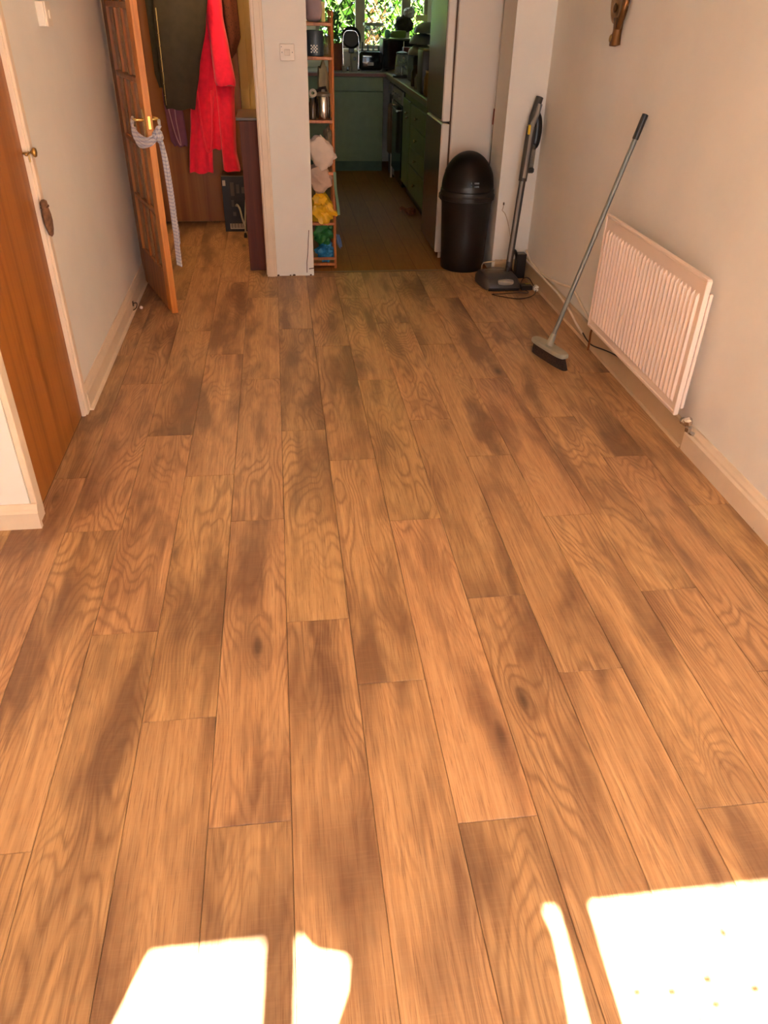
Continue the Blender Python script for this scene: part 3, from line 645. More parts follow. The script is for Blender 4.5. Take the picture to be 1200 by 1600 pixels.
# z 1.281
t = shf('blue_tin', 'blue-grey tin with a white lattice mark on the second shelf', 'tin', 1.281, 0.25)
part('can', mat('slate_tin', (70, 78, 84), 0.4, metal=0.3), t, lathe, [(0.05, 0), (0.052, 0.004), (0.052, 0.13), (0.05, 0.134)], (0.255, 5.47, 1.2815), 24, smooth=True)
bm = bmesh.new()
for i in range(5):
    for k in range(5):
        if (i+k) % 2 == 0: box(bm, 0.226+i*0.0085, 0.226+i*0.0085+0.0075, 5.412, 5.4165, 1.30+k*0.0085, 1.30+k*0.0085+0.0075)
obj('lattice_mark', bm, WHITE, t)
tag(obj('storage_jar', BM(lathe, [(0.024, 0), (0.026, 0.01), (0.026, 0.09), (0.018, 0.10), (0.018, 0.11)], (0.333, 5.50, 1.2815), 18), mat('olive_glass', (120, 104, 60), 0.15, alpha=0.7), smooth=True), 'slim olive jar beside the blue-grey tin', 'jar')
# z 0.934
t = shf('metal_canister', 'shiny metal canister on the third shelf', 'canister', 0.934, 0.31)
part('can', CHROME, t, lathe, [(0.04, 0), (0.043, 0.006), (0.043, 0.125), (0.04, 0.13)], (0.298, 5.46, 0.9345), 28, smooth=True)
part('lid', mat('dull_lid', (130, 118, 100), 0.5, metal=0.5), t, lathe, [(0.045, 0), (0.045, 0.014), (0.03, 0.02), (0.012, 0.022), (0.012, 0.034), (0.002, 0.036)], (0.298, 5.46, 1.0655), 28, smooth=True)
tag(obj('glass_jar', BM(lathe, [(0.022, 0), (0.024, 0.01), (0.024, 0.09), (0.017, 0.10), (0.017, 0.12)], (0.228, 5.45, 0.9345), 18), mat('brown_jar_glass', (70, 52, 34), 0.15), smooth=True), 'dark jar left of the shiny canister', 'jar')
t = tag(obj('tape_roll', BM(lathe, [(0.010, -0.008), (0.024, -0.008), (0.024, 0.008), (0.010, 0.008)], (0.232, 5.43, 1.083), 20, (0, 1, 0), cap=False), mat('roll_white', (178, 160, 136), 0.6), smooth=True), 'round pale tape roll lying on top of the dark jar', 'tape')
tag(obj('black_cloth', BM(blob, (0.285, 5.53, 1.02), (0.05, 0.045, 0.085), 5, 0.35, 2, 3), mat('black_cloth', (36, 28, 20), 0.95), smooth=True), 'crumpled black cloth behind the shiny canister', 'cloth')
tag(obj('cream_bag', BM(blob, (0.305, 5.60, 1.085), (0.035, 0.05, 0.15), 6, 0.25, 1.4, 3, 0.4), mat('cream_bag', (150, 132, 96), 0.8), smooth=True), 'tall cream bag at the back of the third shelf', 'bag')
# bulging washing
def cushion(name, c, s, rot, m, lab, cat, seed, sq=0.38, amp=0.22):
    bm = bmesh.new(); blob(bm, (0, 0, 0), s, seed, amp, 2.2, 4, sq)
    bmesh.ops.transform(bm, matrix=Matrix.Translation(c) @ Matrix.Rotation(rot, 4, 'Y'), verts=bm.verts)
    return tag(obj(name, bm, m, smooth=True), lab, cat)
cushion('white_cushion', (0.272, 5.42, 0.745), (0.075, 0.055, 0.095), math.radians(-38), mat('off_white_cotton', (224, 200, 180), 0.9, var=0.05), 'off-white cushion bulging out of the shelf unit', 'cushion', 11)
cushion('knitted_blanket', (0.262, 5.44, 0.585), (0.075, 0.06, 0.085), math.radians(-25), ribs('pink_knit', (206, 172, 150), 60), 'pale ribbed blanket stuffed under the white cushion', 'blanket', 12, 0.3, 0.25)
cushion('grey_cloth', (0.335, 5.50, 0.80), (0.03, 0.06, 0.08), math.radians(-10), mat('taupe_cloth', (134, 116, 92), 0.9), 'taupe cloth tucked behind the white cushion', 'cloth', 13, 0.2, 0.3)
cushion('yellow_bag', (0.275, 5.44, 0.39), (0.068, 0.055, 0.085), math.radians(-30), mat('yellow_bag', (224, 170, 20), 0.45, var=0.1, sc=25), 'crumpled yellow carrier bag in the shelf unit', 'bag', 14, 0.4, 0.5)
cushion('green_bag', (0.285, 5.45, 0.225), (0.058, 0.05, 0.07), 0.3, mat('green_bag', (34, 108, 44), 0.5, var=0.15, sc=25), 'green carrier bag below the yellow one', 'bag', 15, 0.3, 0.5)
cushion('blue_bag', (0.290, 5.45, 0.105), (0.055, 0.05, 0.055), 0.7, mat('blue_bag', (42, 122, 168), 0.5, var=0.2, sc=25), 'blue carrier bag at the bottom of the shelf unit', 'bag', 16, 0.3, 0.5)
cushion('blue_scarf', (0.385, 5.44, 0.175), (0.016, 0.02, 0.045), -0.25, mat('pale_blue_cloth', (94, 112, 150), 0.9), 'pale blue cloth end poking out beside the shelf post', 'cloth', 17, 0.2, 0.3)
bm = bmesh.new(); band(bm, [(0.358, 5.391, 0.63), (0.364, 5.390, 0.52), (0.378, 5.388, 0.42), (0.384, 5.39, 0.36)], 0.009, 0.004)
tag(obj('mint_strap', bm, mat('mint_strap', (142, 168, 138), 0.7), smooth=True), 'mint green strap hanging in front of the shelf post', 'strap')

# ---------------- kitchen: cabinets ----------------
bcab = thing('base_cabinet', 'green painted base cabinet across the end of the kitchen', 'cabinet', (0.6, 8.96, 0))
part('carcass', GREEN, bcab, box, 0.002, 1.12, 8.985, 9.575, 0.10, 0.905)
part('plinth', mat('dark_green_plinth', (70, 92, 62), 0.6), bcab, box, 0.002, 1.12, 9.0, 9.02, 0.0, 0.098)
for x0, x1 in ((0.006, 0.556), (0.562, 1.118)):
    part('drawer_front', GREEN, bcab, box, x0, x1, 8.962, 8.984, 0.775, 0.903, bev=0.003)
    part('door', GREEN, bcab, box, x0, x1, 8.962, 8.984, 0.105, 0.768, bev=0.003)
du = thing('drawer_unit', 'green four-drawer unit beside the fridge', 'cabinet', (1.45, 7.0, 0))
part('carcass', GREEN, du, box, 1.192, 1.79, 6.62, 7.446, 0.10, 0.885)
part('plinth', BLACKP, du, box, 1.23, 1.25, 6.62, 7.446, 0.0, 0.098)
for z0, z1 in ((0.665, 0.83), (0.50, 0.66), (0.345, 0.495), (0.11, 0.34)):
    dr = obj('drawer', B(1.172, 1.191, 6.64, 7.43, z0, z1-0.006, bev=0.003), GREEN, du)
    part('knob', CHROME, dr, lathe, [(0.006, 0), (0.006, 0.012), (0.013, 0.018), (0.014, 0.024), (0.008, 0.030), (0.001, 0.031)], (1.172, 7.03, (z0+z1)/2), 14, (-1, 0, 0), smooth=True)
cu = thing('cupboard_unit', 'green cupboard between the drawers and the oven', 'cabinet', (1.45, 7.68, 0))
part('carcass', GREEN, cu, box, 1.192, 1.79, 7.45, 7.90, 0.10, 0.885)
dd = obj('door', B(1.172, 1.191, 7.465, 7.89, 0.11, 0.83, bev=0.003), GREEN, cu)
for z in (0.70, 0.73): part('knob', CHROME, dd, lathe, [(0.006, 0), (0.006, 0.012), (0.012, 0.018), (0.008, 0.028), (0.001, 0.029)], (1.172, 7.60 if z > .71 else 7.54, z), 12, (-1, 0, 0), smooth=True)
part('plinth', BLACKP, cu, box, 1.23, 1.25, 7.45, 7.90, 0, 0.098)
fu = thing('filler_cabinet', 'narrow brown end panel cabinet behind the fridge', 'cabinet', (1.45, 6.4, 0))
part('carcass', mat('brown_panel', (108, 78, 52), 0.5), fu, box, 1.172, 1.79, 6.235, 6.615, 0.0, 0.885, bev=0.002)
ov = thing('oven', 'black built-under oven with a bright bar handle', 'oven', (1.45, 8.25, 0))
part('body', BLACKG, ov, box, 1.185, 1.79, 7.91, 8.60, 0.04, 0.885)
part('door', BLACKG, ov, box, 1.168, 1.184, 7.93, 8.59, 0.12, 0.74, bev=0.003)
part('control_panel', mat('brushed_steel', (160, 150, 136), 0.3, metal=0.8), ov, box, 1.168, 1.184, 7.93, 8.59, 0.75, 0.86, bev=0.002)
part('handle', CHROME, ov, cyl, (1.13, 7.99, 0.70), (1.13, 8.53, 0.70), 0.009, smooth=True)
for y in (8.01, 8.51): part('handle_bracket', CHROME, ov, cyl, (1.13, y, 0.70), (1.17, y, 0.70), 0.006)
for y in (8.05, 8.2, 8.35, 8.5): part('dial', MGREY, ov, lathe, [(0.018, 0), (0.016, 0.018)], (1.168, y, 0.805), 16, (-1, 0, 0), smooth=True)
bm = bmesh.new(); garment(bm, [(0.28, 1.124, 8.42, 0.018, 0.085), (0.5, 1.12, 8.42, 0.018, 0.09), (0.70, 1.12, 8.42, 0.014, 0.085), (0.715, 1.13, 8.42, 0.008, 0.08)], 7, 0.25, 2)
tag(obj('tea_towel', bm, mat('brown_towel', (128, 96, 72), 0.95), smooth=True), 'brown towel hanging over the oven handle', 'towel')
wm = thing('washing_machine', 'dark washing machine in the corner with a chrome door ring', 'washing machine', (1.45, 8.8, 0))
part('body', BLACKP, wm, box, 1.185, 1.79, 8.635, 8.955, 0.0, 0.885, bev=0.004)
part('edge_strip', WHITE, wm, box, 1.165, 1.184, 8.62, 8.636, 0.0, 0.74)
part('door_ring', CHROME, wm, lathe, [(0.10, 0), (0.125, 0), (0.125, 0.02), (0.10, 0.025)], (1.184, 8.79, 0.45), 28, (-1, 0, 0), cap=False, smooth=True)
part('soap_drawer', mat('lilac_panel', (140, 134, 160), 0.4), wm, box, 1.168, 1.184, 8.66, 8.93, 0.77, 0.86, bev=0.003)
WT = mat('grey_worktop', (132, 122, 112), 0.3, var=0.12, sc=60)
wt = thing('worktop', 'grey laminate L-shaped kitchen worktop with a reddish front edge', 'worktop', (1.1, 9.2, 0.906))
part('end_run', WT, wt, box, 0.002, 1.148, 8.95, 9.575, 0.912, 0.945, bev=0.004)
part('edge_band', mat('red_brown_edge', (122, 66, 48), 0.5), wt, box, 0.002, 1.148, 8.944, 8.950, 0.908, 0.935)
part('side_run', WT, wt, box, 1.149, 1.79, 6.24, 9.575, 0.890, 0.945, bev=0.004)
part('edge_band', mat('cream_edge', (170, 150, 120), 0.4), wt, box, 1.142, 1.1485, 6.24, 8.94, 0.925, 0.943)

# fridge freezer
fr = thing('fridge_freezer', 'tall white fridge freezer seen from its side, door facing left', 'fridge', (1.4, 5.9, 0))
part('body', FRID, fr, box, 1.166, 1.78, 5.602, 6.20, 0.05, 1.78, bev=0.006)
for z0, z1 in ((0.045, 0.893), (0.905, 1.78)):
    dp = obj('door', B(1.10, 1.152, 5.600, 6.20, z0, z1, bev=0.006), FRID, fr)
    part('door_skin', FRIDG, dp, box, 1.0965, 1.0995, 5.612, 6.192, z0+0.008, z1-0.008)
part('door_seal', mat('brown_seal', (98, 70, 52), 0.8), fr, box, 1.1525, 1.1655, 5.615, 6.19, 0.07, 1.76)
for x in (1.14, 1.74): part('foot', WHITE, fr, cyl, (x, 5.63, 0), (x, 5.63, 0.05), 0.012)

# mop
mp = thing('mop', 'silver mop pole with a red-brown joint standing behind the fridge side', 'mop', (1.447, 5.57, 0))
part('pole', CHROME, mp, cyl, (1.442, 5.568, 0.09), (1.4575, 5.568, 1.66), 0.0075, smooth=True)
part('joint', mat('red_brown_plastic', (126, 50, 34), 0.4), mp, cyl, (1.4487, 5.568, 0.895), (1.4507, 5.568, 0.99), 0.0125, smooth=True)
part('mop_head', mat('grey_mop', (120, 110, 100), 0.95), mp, blob, (1.438, 5.566, 0.045), (0.04, 0.024, 0.047), 4, 0.2, 3, 3, smooth=True)

# bin
bn = thing('swing_bin', 'black plastic bin with a domed swing lid in front of the fridge', 'bin', (1.262, 5.385, 0))
bcx, bcy = 1.258, 5.385
part('body', BLACKP, bn, lathe, [(0.145, 0.001), (0.150, 0.01), (0.158, 0.20), (0.170, 0.44), (0.176, 0.46), (0.176, 0.475), (0.165, 0.478)], (bcx, bcy, 0), 40, smooth=True)
part('rim', BLACKP, bn, lathe, [(0.178, 0.0), (0.186, 0.004), (0.187, 0.030), (0.182, 0.036), (0.180, 0.060), (0.172, 0.066)], (bcx, bcy, 0.465), 40, smooth=True)
for s in (-1, 1): part('side_catch', BLACKP, bn, box, bcx+s*0.178-0.012, bcx+s*0.178+0.012, bcy-0.035, bcy+0.035, 0.462, 0.500, bev=0.006)
prof = [(0.176*math.cos(a), 0.225*math.sin(a)) for a in [math.pi/2*i/14 for i in range(15)]]
part('dome', BLACKP, bn, lathe, prof, (bcx, bcy, 0.530), 40, smooth=True)
bm = bmesh.new(); R = []
for i in range(17):
    th = math.radians(-62+124*i/16); ring = []
    for k in range(13):
        ph = math.radians(8+104*k/12)
        x = math.sin(th)*0.178; q = math.sqrt(max(0, 1-math.sin(th)**2))
        ring.append((bcx+x, bcy-math.cos(ph)*0.181*q, 0.532+math.sin(ph)*0.229*q))
    R.append(ring)
rings(bm, R, cap=False, close=False); bmesh.ops.solidify(bm, geom=bm.faces, thickness=0.004)
flap = obj('swing_flap', bm, BLACKP, bn, smooth=True)
bm = bmesh.new()
for r_, row in enumerate(((0, 1, 2, 3), (0, 1, 2, 3))):
    for k, q in enumerate(row):
        x = bcx-0.012+q*0.011+(0.006 if q else -0.006); y = bcy-0.187; z = 0.588-r_*0.020
        box(bm, x, x+(0.003 if q == 0 else 0.007), y, y+0.012, z, z+0.010)
obj('sticker_print', bm, mat('pale_blue_print', (150, 160, 172), 0.5), flap)

# small cable hook on the nib
ck = thing('cable_stub', 'short loose white cable end on the wall right of the bin', 'cable', (1.48, YE-0.01, 0.42))
part('clip', mat('taupe_clip', (112, 92, 70), 0.6), ck, box, 1.476, 1.486, YE-0.008, YE, 0.450, 0.468, bev=0.002)
part('wire', mat('dull_white_wire', (190, 168, 140), 0.5), ck, tube, [(1.481, YE-0.006, 0.455), (1.476, YE-0.012, 0.43), (1.472, YE-0.016, 0.42), (1.50, YE-0.008, 0.39), (1.53, YE-0.004, 0.32), (1.56, YE-0.004, 0.22), (1.60, YE-0.006, 0.13)], 0.0022, 6, 6, smooth=True)

# ---------------- vacuum cleaner ----------------
vc = thing('stick_vacuum', 'grey and black cordless stick vacuum standing by the wall corner', 'vacuum cleaner', (1.45, 4.98, 0))
bm = bmesh.new()
R = []
for y, hw, z1, xs in ((4.83, 0.088, 0.020, 0), (4.845, 0.104, 0.045, 0), (4.89, 0.110, 0.066, 0), (4.96, 0.110, 0.074, 0.0), (5.04, 0.104, 0.070, 0), (5.09, 0.088, 0.050, 0), (5.105, 0.07, 0.03, 0)):
    cx = 1.408+(y-4.96)*-0.15; hw *= 1.12; z1 *= 1.25
    R.append([(cx-hw, y, 0.006), (cx+hw, y, 0.006), (cx+hw*1.0, y, z1*0.6), (cx+hw*0.82, y, z1*0.95), (cx, y, z1), (cx-hw*0.82, y, z1*0.95), (cx-hw, y, z1*0.6)])
rings(bm, R); obj('floor_head', bm, DGREY, vc, smooth=True)
bm = bmesh.new(); blob(bm, (1.40, 4.99, 0.075), (0.08, 0.06, 0.03), 3, 0.05, 1, 3, 0.5); obj('clear_cover', bm, CLEAR, vc, smooth=True)
part('brush_roller', mat('roller_dark', (50, 42, 36), 0.8), vc, cyl, (1.33, 4.99, 0.07), (1.46, 4.99, 0.07), 0.02, smooth=True)
part('front_bumper', BLACKP, vc, box, 1.32, 1.53, 4.822, 4.838, 0.003, 0.020, bev=0.004)
bm = bmesh.new(); blob(bm, (1.440, 4.862, 0.050), (0.058, 0.03, 0.018), 5, 0.03, 1, 3, 0.45); obj('front_tube_cap', bm, mat('satin_grey', (150, 140, 128), 0.35), vc, smooth=True)
for s, x in ((-1, 1.30), (1, 1.518)): part('wheel', RUBBER, vc, cyl, (x, 4.93, 0.022), (x+0.012, 4.93, 0.022), 0.022)
part('cable_wire', mat('pale_wire', (170, 150, 126), 0.5), vc, tube, [(1.33, 5.09, 0.06), (1.34, 5.10, 0.105), (1.38, 5.08, 0.12), (1.46, 5.05, 0.14)], 0.004, 6, 6, smooth=True)
# pivot and wand
Pb, Pt = Vector((1.485, 4.98, 0.07)), Vector((1.598, 5.185, 1.03))
def W(t, ox=0, oy=0): 
    p = Pb.lerp(Pt, t); return (p.x+ox, p.y+oy, p.z)
part('neck_joint', BLACKP, vc, tube, [(1.45, 4.97, 0.06), (1.475, 4.975, 0.085), W(0.06)], 0.018, 12, 5, smooth=True)
part('wand', DGREY, vc, cyl, W(0.04), W(0.60), 0.021, smooth=True)
part('wand_stripe', MGREY, vc, cyl, W(0.08, -0.006, -0.012), W(0.58, -0.006, -0.012), 0.0115, smooth=True)
part('motor_body', DGREY, vc, tube, [W(0.58), W(0.70), W(0.82), W(0.90)], lambda t: 0.026+0.002*math.sin(3*t), 14, 4, smooth=True)
part('body_stripe', MGREY, vc, tube, [W(0.60, 0.0, -0.014), W(0.75, 0.0, -0.015), W(0.9, 0.0, -0.014), (1.612, 5.165, 0.99), (1.630, 5.175, 1.06)], 0.0155, 10, 4, smooth=True)
part('handle', DGREY, vc, tube, [W(0.88), (1.598, 5.185, 0.985), (1.615, 5.195, 1.04), (1.632, 5.205, 1.095)], lambda t: 0.024, 14, 5, smooth=True)
part('battery_grip', BLACKP, vc, tube, [(1.618, 5.185, 1.005), (1.628, 5.178, 0.965), (1.630, 5.175, 0.90), (1.622, 5.17, 0.835), (1.604, 5.16, 0.825)], lambda t: 0.024+0.008*math.sin(math.pi*t), 12, 5, smooth=True)
part('dust_cup', CLEAR, vc, cyl, (1.612, 5.16, 0.83), (1.600, 5.13, 0.70), 0.021, smooth=True)
part('cup_catch', BLACKP, vc, box, 1.575, 1.622, 5.10, 5.15, 0.672, 0.705, bev=0.008)
part('release_button', YELL, vc, box, 1.556, 1.5715, 5.118, 5.134, 0.895, 0.95, bev=0.003)
bd = thing('charging_stand', 'black upright charging stand behind the vacuum', 'stand', (1.60, 5.12, 0))
bm = bmesh.new(); box(bm, 1.575, 1.640, 5.09, 5.155, 0.0, 0.165, bev=0.006, seg=2); obj('column', bm, BLACKP, bd)
part('hook_arm', BLACKP, bd, tube, [(1.585, 5.12, 0.12), (1.565, 5.11, 0.17), (1.548, 5.10, 0.185), (1.538, 5.10, 0.14), (1.540, 5.10, 0.06), (1.575, 5.11, 0.02)], 0.011, 10, 6, smooth=True)
ch = thing('power_adapter', 'black power adapter with white three-pin plug beside the vacuum head', 'charger', (1.62, 4.87, 0))
part('adapter', BLACKP, ch, box, 1.548, 1.622, 4.83, 4.90, 0.0, 0.030, bev=0.005)
part('rating_label', mat('yellow_label', (182, 158, 58), 0.5), ch, box, 1.585, 1.618, 4.87, 4.893, 0.030, 0.0308)
bm = bmesh.new(); prism(bm, [(1.625, 0.004), (1.650, 0.002), (1.656, 0.034), (1.638, 0.040), (1.622, 0.026)], 'y', 4.80, 4.835); bmesh.ops.bevel(bm, geom=bm.edges[:], offset=0.003, segments=2, affect='EDGES'); pg = obj('plug', bm, WHITE, ch)
for dx, dz in ((0, 0.010), (-0.006, 0.022), (0.008, 0.022)): part('pin', BRASS, pg, box, 1.637+dx, 1.640+dx, 4.790, 4.802, dz, dz+0.004)
part('cord', BLACKP, ch, tube, [(1.64, 4.85, 0.012), (1.648, 4.95, 0.02), (1.640, 5.00, 0.03), (1.600, 4.99, 0.03), (1.56, 4.90, 0.006), (1.58, 4.78, 0.004), (1.50, 4.78, 0.004), (1.40, 4.765, 0.004), (1.33, 4.76, 0.004), (1.40, 4.70, 0.004), (1.48, 4.66, 0.004), (1.56, 4.69, 0.004), (1.62, 4.76, 0.005), (1.636, 4.82, 0.012)], 0.003, 6, 7, smooth=True)

# ---------------- radiator ----------------
ra = thing('radiator', 'white double-panel radiator with vertical ribs low on the right wall', 'radiator', (1.63, 3.2, 0.14))
y0, y1, z0, z1 = 2.695, 3.745, 0.168, 0.728
def rad_panel(xf, ya, yb, za, zb, n, depth):
    bm = bmesh.new(); N = n*8; cols = []
    m = 0.030
    zsl = [za, za+0.035, za+0.050, zb-0.075, zb-0.060, zb]
    prof = []
    ys = [ya]+[ya+m+(yb-ya-2*m)*i/N for i in range(N+1)]+[yb]
    for zi, z in enumerate(zsl):
        k = 1.0 if zi in (2, 3) else 0.0
        row = []
        for i, y in enumerate(ys):
            t = (i-1)/8.0; f = 0
            if 1 <= i <= N+1:
                ph = t % 1; f = 1 if 0.36 <= ph <= 0.64 else 0
            row.append(bm.verts.new((xf-depth*f*k, y, z)))
        cols.append(row)
    for a, b in zip(cols, cols[1:]):
        for i in range(len(a)-1): bm.faces.new((a[i], a[i+1], b[i+1], b[i]))
    box(bm, xf+0.0005, xf+0.012, ya, yb, za, zb, bev=0.003)
    return bm
obj('front_panel', rad_panel(1.592, y0, y1, z0, z1, 27, 0.011), RADI, ra)
obj('rear_panel', B(1.614, 1.628, y0+0.002, y1-0.01, z0+0.02, 0.672, bev=0.003), RADI, ra)
part('top_rail', RADI, ra, box, 1.586, 1.606, y0-0.002, y1+0.002, z1-0.010, z1+0.006, bev=0.004)
part('bottom_rail', RADI, ra, box, 1.588, 1.604, y0-0.002, y1+0.002, z0-0.008, z0+0.010, bev=0.004)
part('end_rail', RADI, ra, box, 1.584, 1.606, y0-0.006, y0+0.006, z0-0.004, z1, bev=0.003)
part('end_rail', RADI, ra, box, 1.586, 1.606, y1-0.006, y1+0.004, z0-0.004, z1, bev=0.003)
for y in (2.85, 3.55): part('bracket', RADI, ra, box, 1.628, XR, y, y+0.03, 0.3, 0.62)
for z in (z0+0.03, z1-0.05): part('manifold', RADI, ra, cyl, (1.603, y0+0.08, z), (1.616, y0+0.08, z), 0.014)
rv = obj('valve', BM(lathe, [(0.010, 0), (0.016, 0.002), (0.016, 0.018), (0.011, 0.022), (0.018, 0.026), (0.018, 0.040), (0.012, 0.046), (0.004, 0.05)], (1.625, 2.675, 0.145), 8, (0, -1, 0.25)), CHROME, ra, smooth=False, label='chrome radiator valve')
part('valve_knob', CHROME, rv, lathe, [(0.012, 0), (0.017, 0.004), (0.017, 0.026), (0.008, 0.032)], (1.625, 2.625, 0.155), 8, (-0.4, -0.2, 0.9))
part('valve_nut', CHROME, rv, lathe, [(0.013, 0), (0.015, 0.006), (0.015, 0.022), (0.011, 0.026)], (1.628, 2.625, 0.145), 6, (0.1, 0, -1))
part('valve_tail', CHROME, rv, tube, [(1.628, 2.625, 0.13), (1.64, 2.622, 0.115), (1.656, 2.62, 0.108)], 0.009, 8, 4, smooth=True)
part('pipe', COPPER, ra, tube, [(1.63, y1-0.03, z0+0.02), (1.632, y1+0.04, 0.12), (1.636, y1+0.05, 0.06), (1.638, y1+0.055, 0.002)], 0.006, 8, 5, smooth=True)
part('bleed_plug', BRIST, ra, box, 1.600, 1.625, y1+0.004, y1+0.016, 0.185, 0.225)

# cables along the right skirting
WC = mat('white_cable', (236, 222, 204), 0.5, var=0.05)
def cable(pts, r, m, lab): return tag(obj('cable', BM(tube, pts, r, 8, 7), m, smooth=True), lab, 'cable')
cable([(1.668, 5.20, 0.16), (1.668, 5.05, 0.115), (1.672, 4.80, 0.112), (1.674, 4.50, 0.15), (1.674, 4.27, 0.19), (1.674, 4.05, 0.145), (1.668, 3.92, 0.125), (1.655, 3.80, 0.14), (1.64, 3.74, 0.15)], 0.0075, WC, 'white cable looping high along the far right skirting to the radiator')
cable([(1.655, 5.19, 0.110), (1.653, 4.95, 0.111), (1.652, 4.60, 0.111), (1.652, 4.40, 0.108), (1.652, 4.20, 0.085), (1.652, 4.06, 0.055), (1.652, 3.95, 0.04)], 0.0065, WC, 'lower white cable lying along the far right skirting')
cable([(1.654, 3.95, 0.042), (1.654, 3.88, 0.03), (1.650, 3.78, 0.035), (1.648, 3.62, 0.075), (1.65, 3.50, 0.10), (1.655, 3.35, 0.12)], 0.0035, BLACKP, 'thin dark cable passing under the radiator')

# ---------------- broom ----------------
bo = thing('broom', 'grey-green push broom leaning against the right wall beside the radiator', 'broom', (1.375, 3.69, 0))
hdx = Vector((0.32, -1.0, 0)).normalized(); hdy = Vector((hdx.y, -hdx.x, 0)); cpt = Vector((1.375, 3.69, 0.0))
def oval(z, L, Wd, n=28, sh=(0, 0), p=0.6):
    r = []
    for i in range(n):
        t = 2*math.pi*i/n; a = math.copysign(abs(math.cos(t))**p, math.cos(t))*L; b = math.copysign(abs(math.sin(t))**p, math.sin(t))*Wd
        q = cpt+hdx*(a+sh[0])+hdy*(b+sh[1]); r.append((q.x, q.y, z))
    return r
bm = bmesh.new(); rings(bm, [oval(0.056, 0.138, 0.030), oval(0.060, 0.146, 0.036), oval(0.074, 0.146, 0.036), oval(0.080, 0.141, 0.032)]); obj('head', bm, GREYG, bo, smooth=True)
bm = bmesh.new(); rings(bm, [oval(0.0, 0.150, 0.026, sh=(0.014, 0)), oval(0.03, 0.142, 0.024, sh=(0.006, 0)), oval(0.058, 0.130, 0.022)]); obj('bristles', bm, BRIST, bo, smooth=True)
btop = Vector((1.665, 3.70, 1.172)); bb = Vector((1.372, 3.69, 0.082)); dv = (btop-bb).normalized()
part('socket', GREYG, bo, cyl, bb, bb+dv*0.065, 0.021, 0.014, smooth=True)
part('pole', POLE, bo, cyl, bb+dv*0.05, btop-dv*0.10, 0.0115, smooth=True)
part('grip', BLACKP, bo, tube, [btop-dv*0.105, btop-dv*0.06, btop-dv*0.01, btop+dv*0.004], lambda t: 0.0145 if t < 0.9 else 0.0145*(1-((t-0.9)/0.1)**2*0.6), 14, 4, smooth=True)

# ---------------- wall ornament ----------------
og = thing('wall_ornament', 'aged brass oval ornament with a stem and knob high on the right wall', 'ornament', (XR, 4.2, 1.42))
def oring(x, cz, hy_, hz, n=28, cy=4.235): return [(x, cy+math.cos(2*math.pi*i/n)*hy_, cz+math.sin(2*math.pi*i/n)*hz) for i in range(n)]
bm = bmesh.new(); rings(bm, [oring(XR, 1.60, .080, .10), oring(XR-.014, 1.60, .086, .104), oring(XR-.030, 1.60, .076, .094), oring(XR-.034, 1.60, .062, .080), oring(XR-.024, 1.59, .040, .05), oring(XR-.020, 1.59, .018, .025)]); obj('oval_plate', bm, mat('pale_bronze', (170, 130, 90), 0.38, metal=0.75, var=0.15, sc=30), og, smooth=True)
DBZ = mat('dark_bronze', (112, 74, 38), 0.35, metal=0.7)
bm = bmesh.new(); blob(bm, (XR-0.030, 4.25, 1.570), (0.008, 0.016, 0.020), 1, 0.1); obj('boss', bm, DBZ, og, smooth=True)
bm = bmesh.new(); tube(bm, [(XR-0.018, 4.155, 1.68), (XR-0.022, 4.142, 1.61), (XR-0.024, 4.155, 1.55), (XR-0.022, 4.19, 1.49)], lambda t: 0.020-0.006*t, 12, 6); obj('side_band', bm, DBZ, og, smooth=True)
bm = bmesh.new(); tube(bm, [(XR-0.014, 4.21, 1.53), (XR-0.016, 4.205, 1.49), (XR-0.018, 4.205, 1.455), (XR-0.018, 4.205, 1.43), (XR-0.016, 4.205, 1.412)], lambda t: 0.022+0.014*abs(t-0.35) if t < 0.9 else 0.030*(1-t)/0.1+0.002, 14, 6); obj('stem', bm, DBZ, og, smooth=True)
bm = bmesh.new(); blob(bm, (XR-0.040, 4.215, 1.445), (0.008, 0.016, 0.018), 1, 0.1); obj('knob_boss', bm, BRASS, og, smooth=True)

# ---------------- small floor items ----------------
tag(obj('paper_ball', BM(blob, (-0.872, 4.63, 0.009), (0.010, 0.010, 0.010), 3, 0.2, 2, 2), WHITE, smooth=True), 'tiny white ball on the floor beside the left skirting', 'ball')
dsr = thing('door_stop', 'small dark spring door stop on the left skirting', 'door stop', (-0.91, 4.57, 0.03))
part('spring', mat('dark_iron', (60, 44, 32), 0.5, metal=0.5), dsr, tube, [(-0.913, 4.60, 0.045), (-0.89, 4.605, 0.045), (-0.888, 4.57, 0.03), (-0.905, 4.55, 0.02)], 0.003, 6, 5)
part('base_plate', MATS['dark_iron'], dsr, box, -0.9125, -0.908, 4.59, 4.61, 0.03, 0.058)
t = thing('cat_toy', 'small rust-brown furry toy on the kitchen floor by the fridge', 'toy', (1.14, 7.0, 0))
part('body', mat('rust_fur', (132, 72, 34), 0.95, var=0.25, sc=60), t, blob, (1.13, 6.95, 0.032), (0.045, 0.06, 0.03), 4, 0.3, 2.5, 3, smooth=True)
part('tail', MATS['rust_fur'], t, tube, [(1.10, 6.98, 0.03), (1.06, 7.03, 0.045), (1.045, 7.0, 0.03)], 0.012, 8, 5, smooth=True)

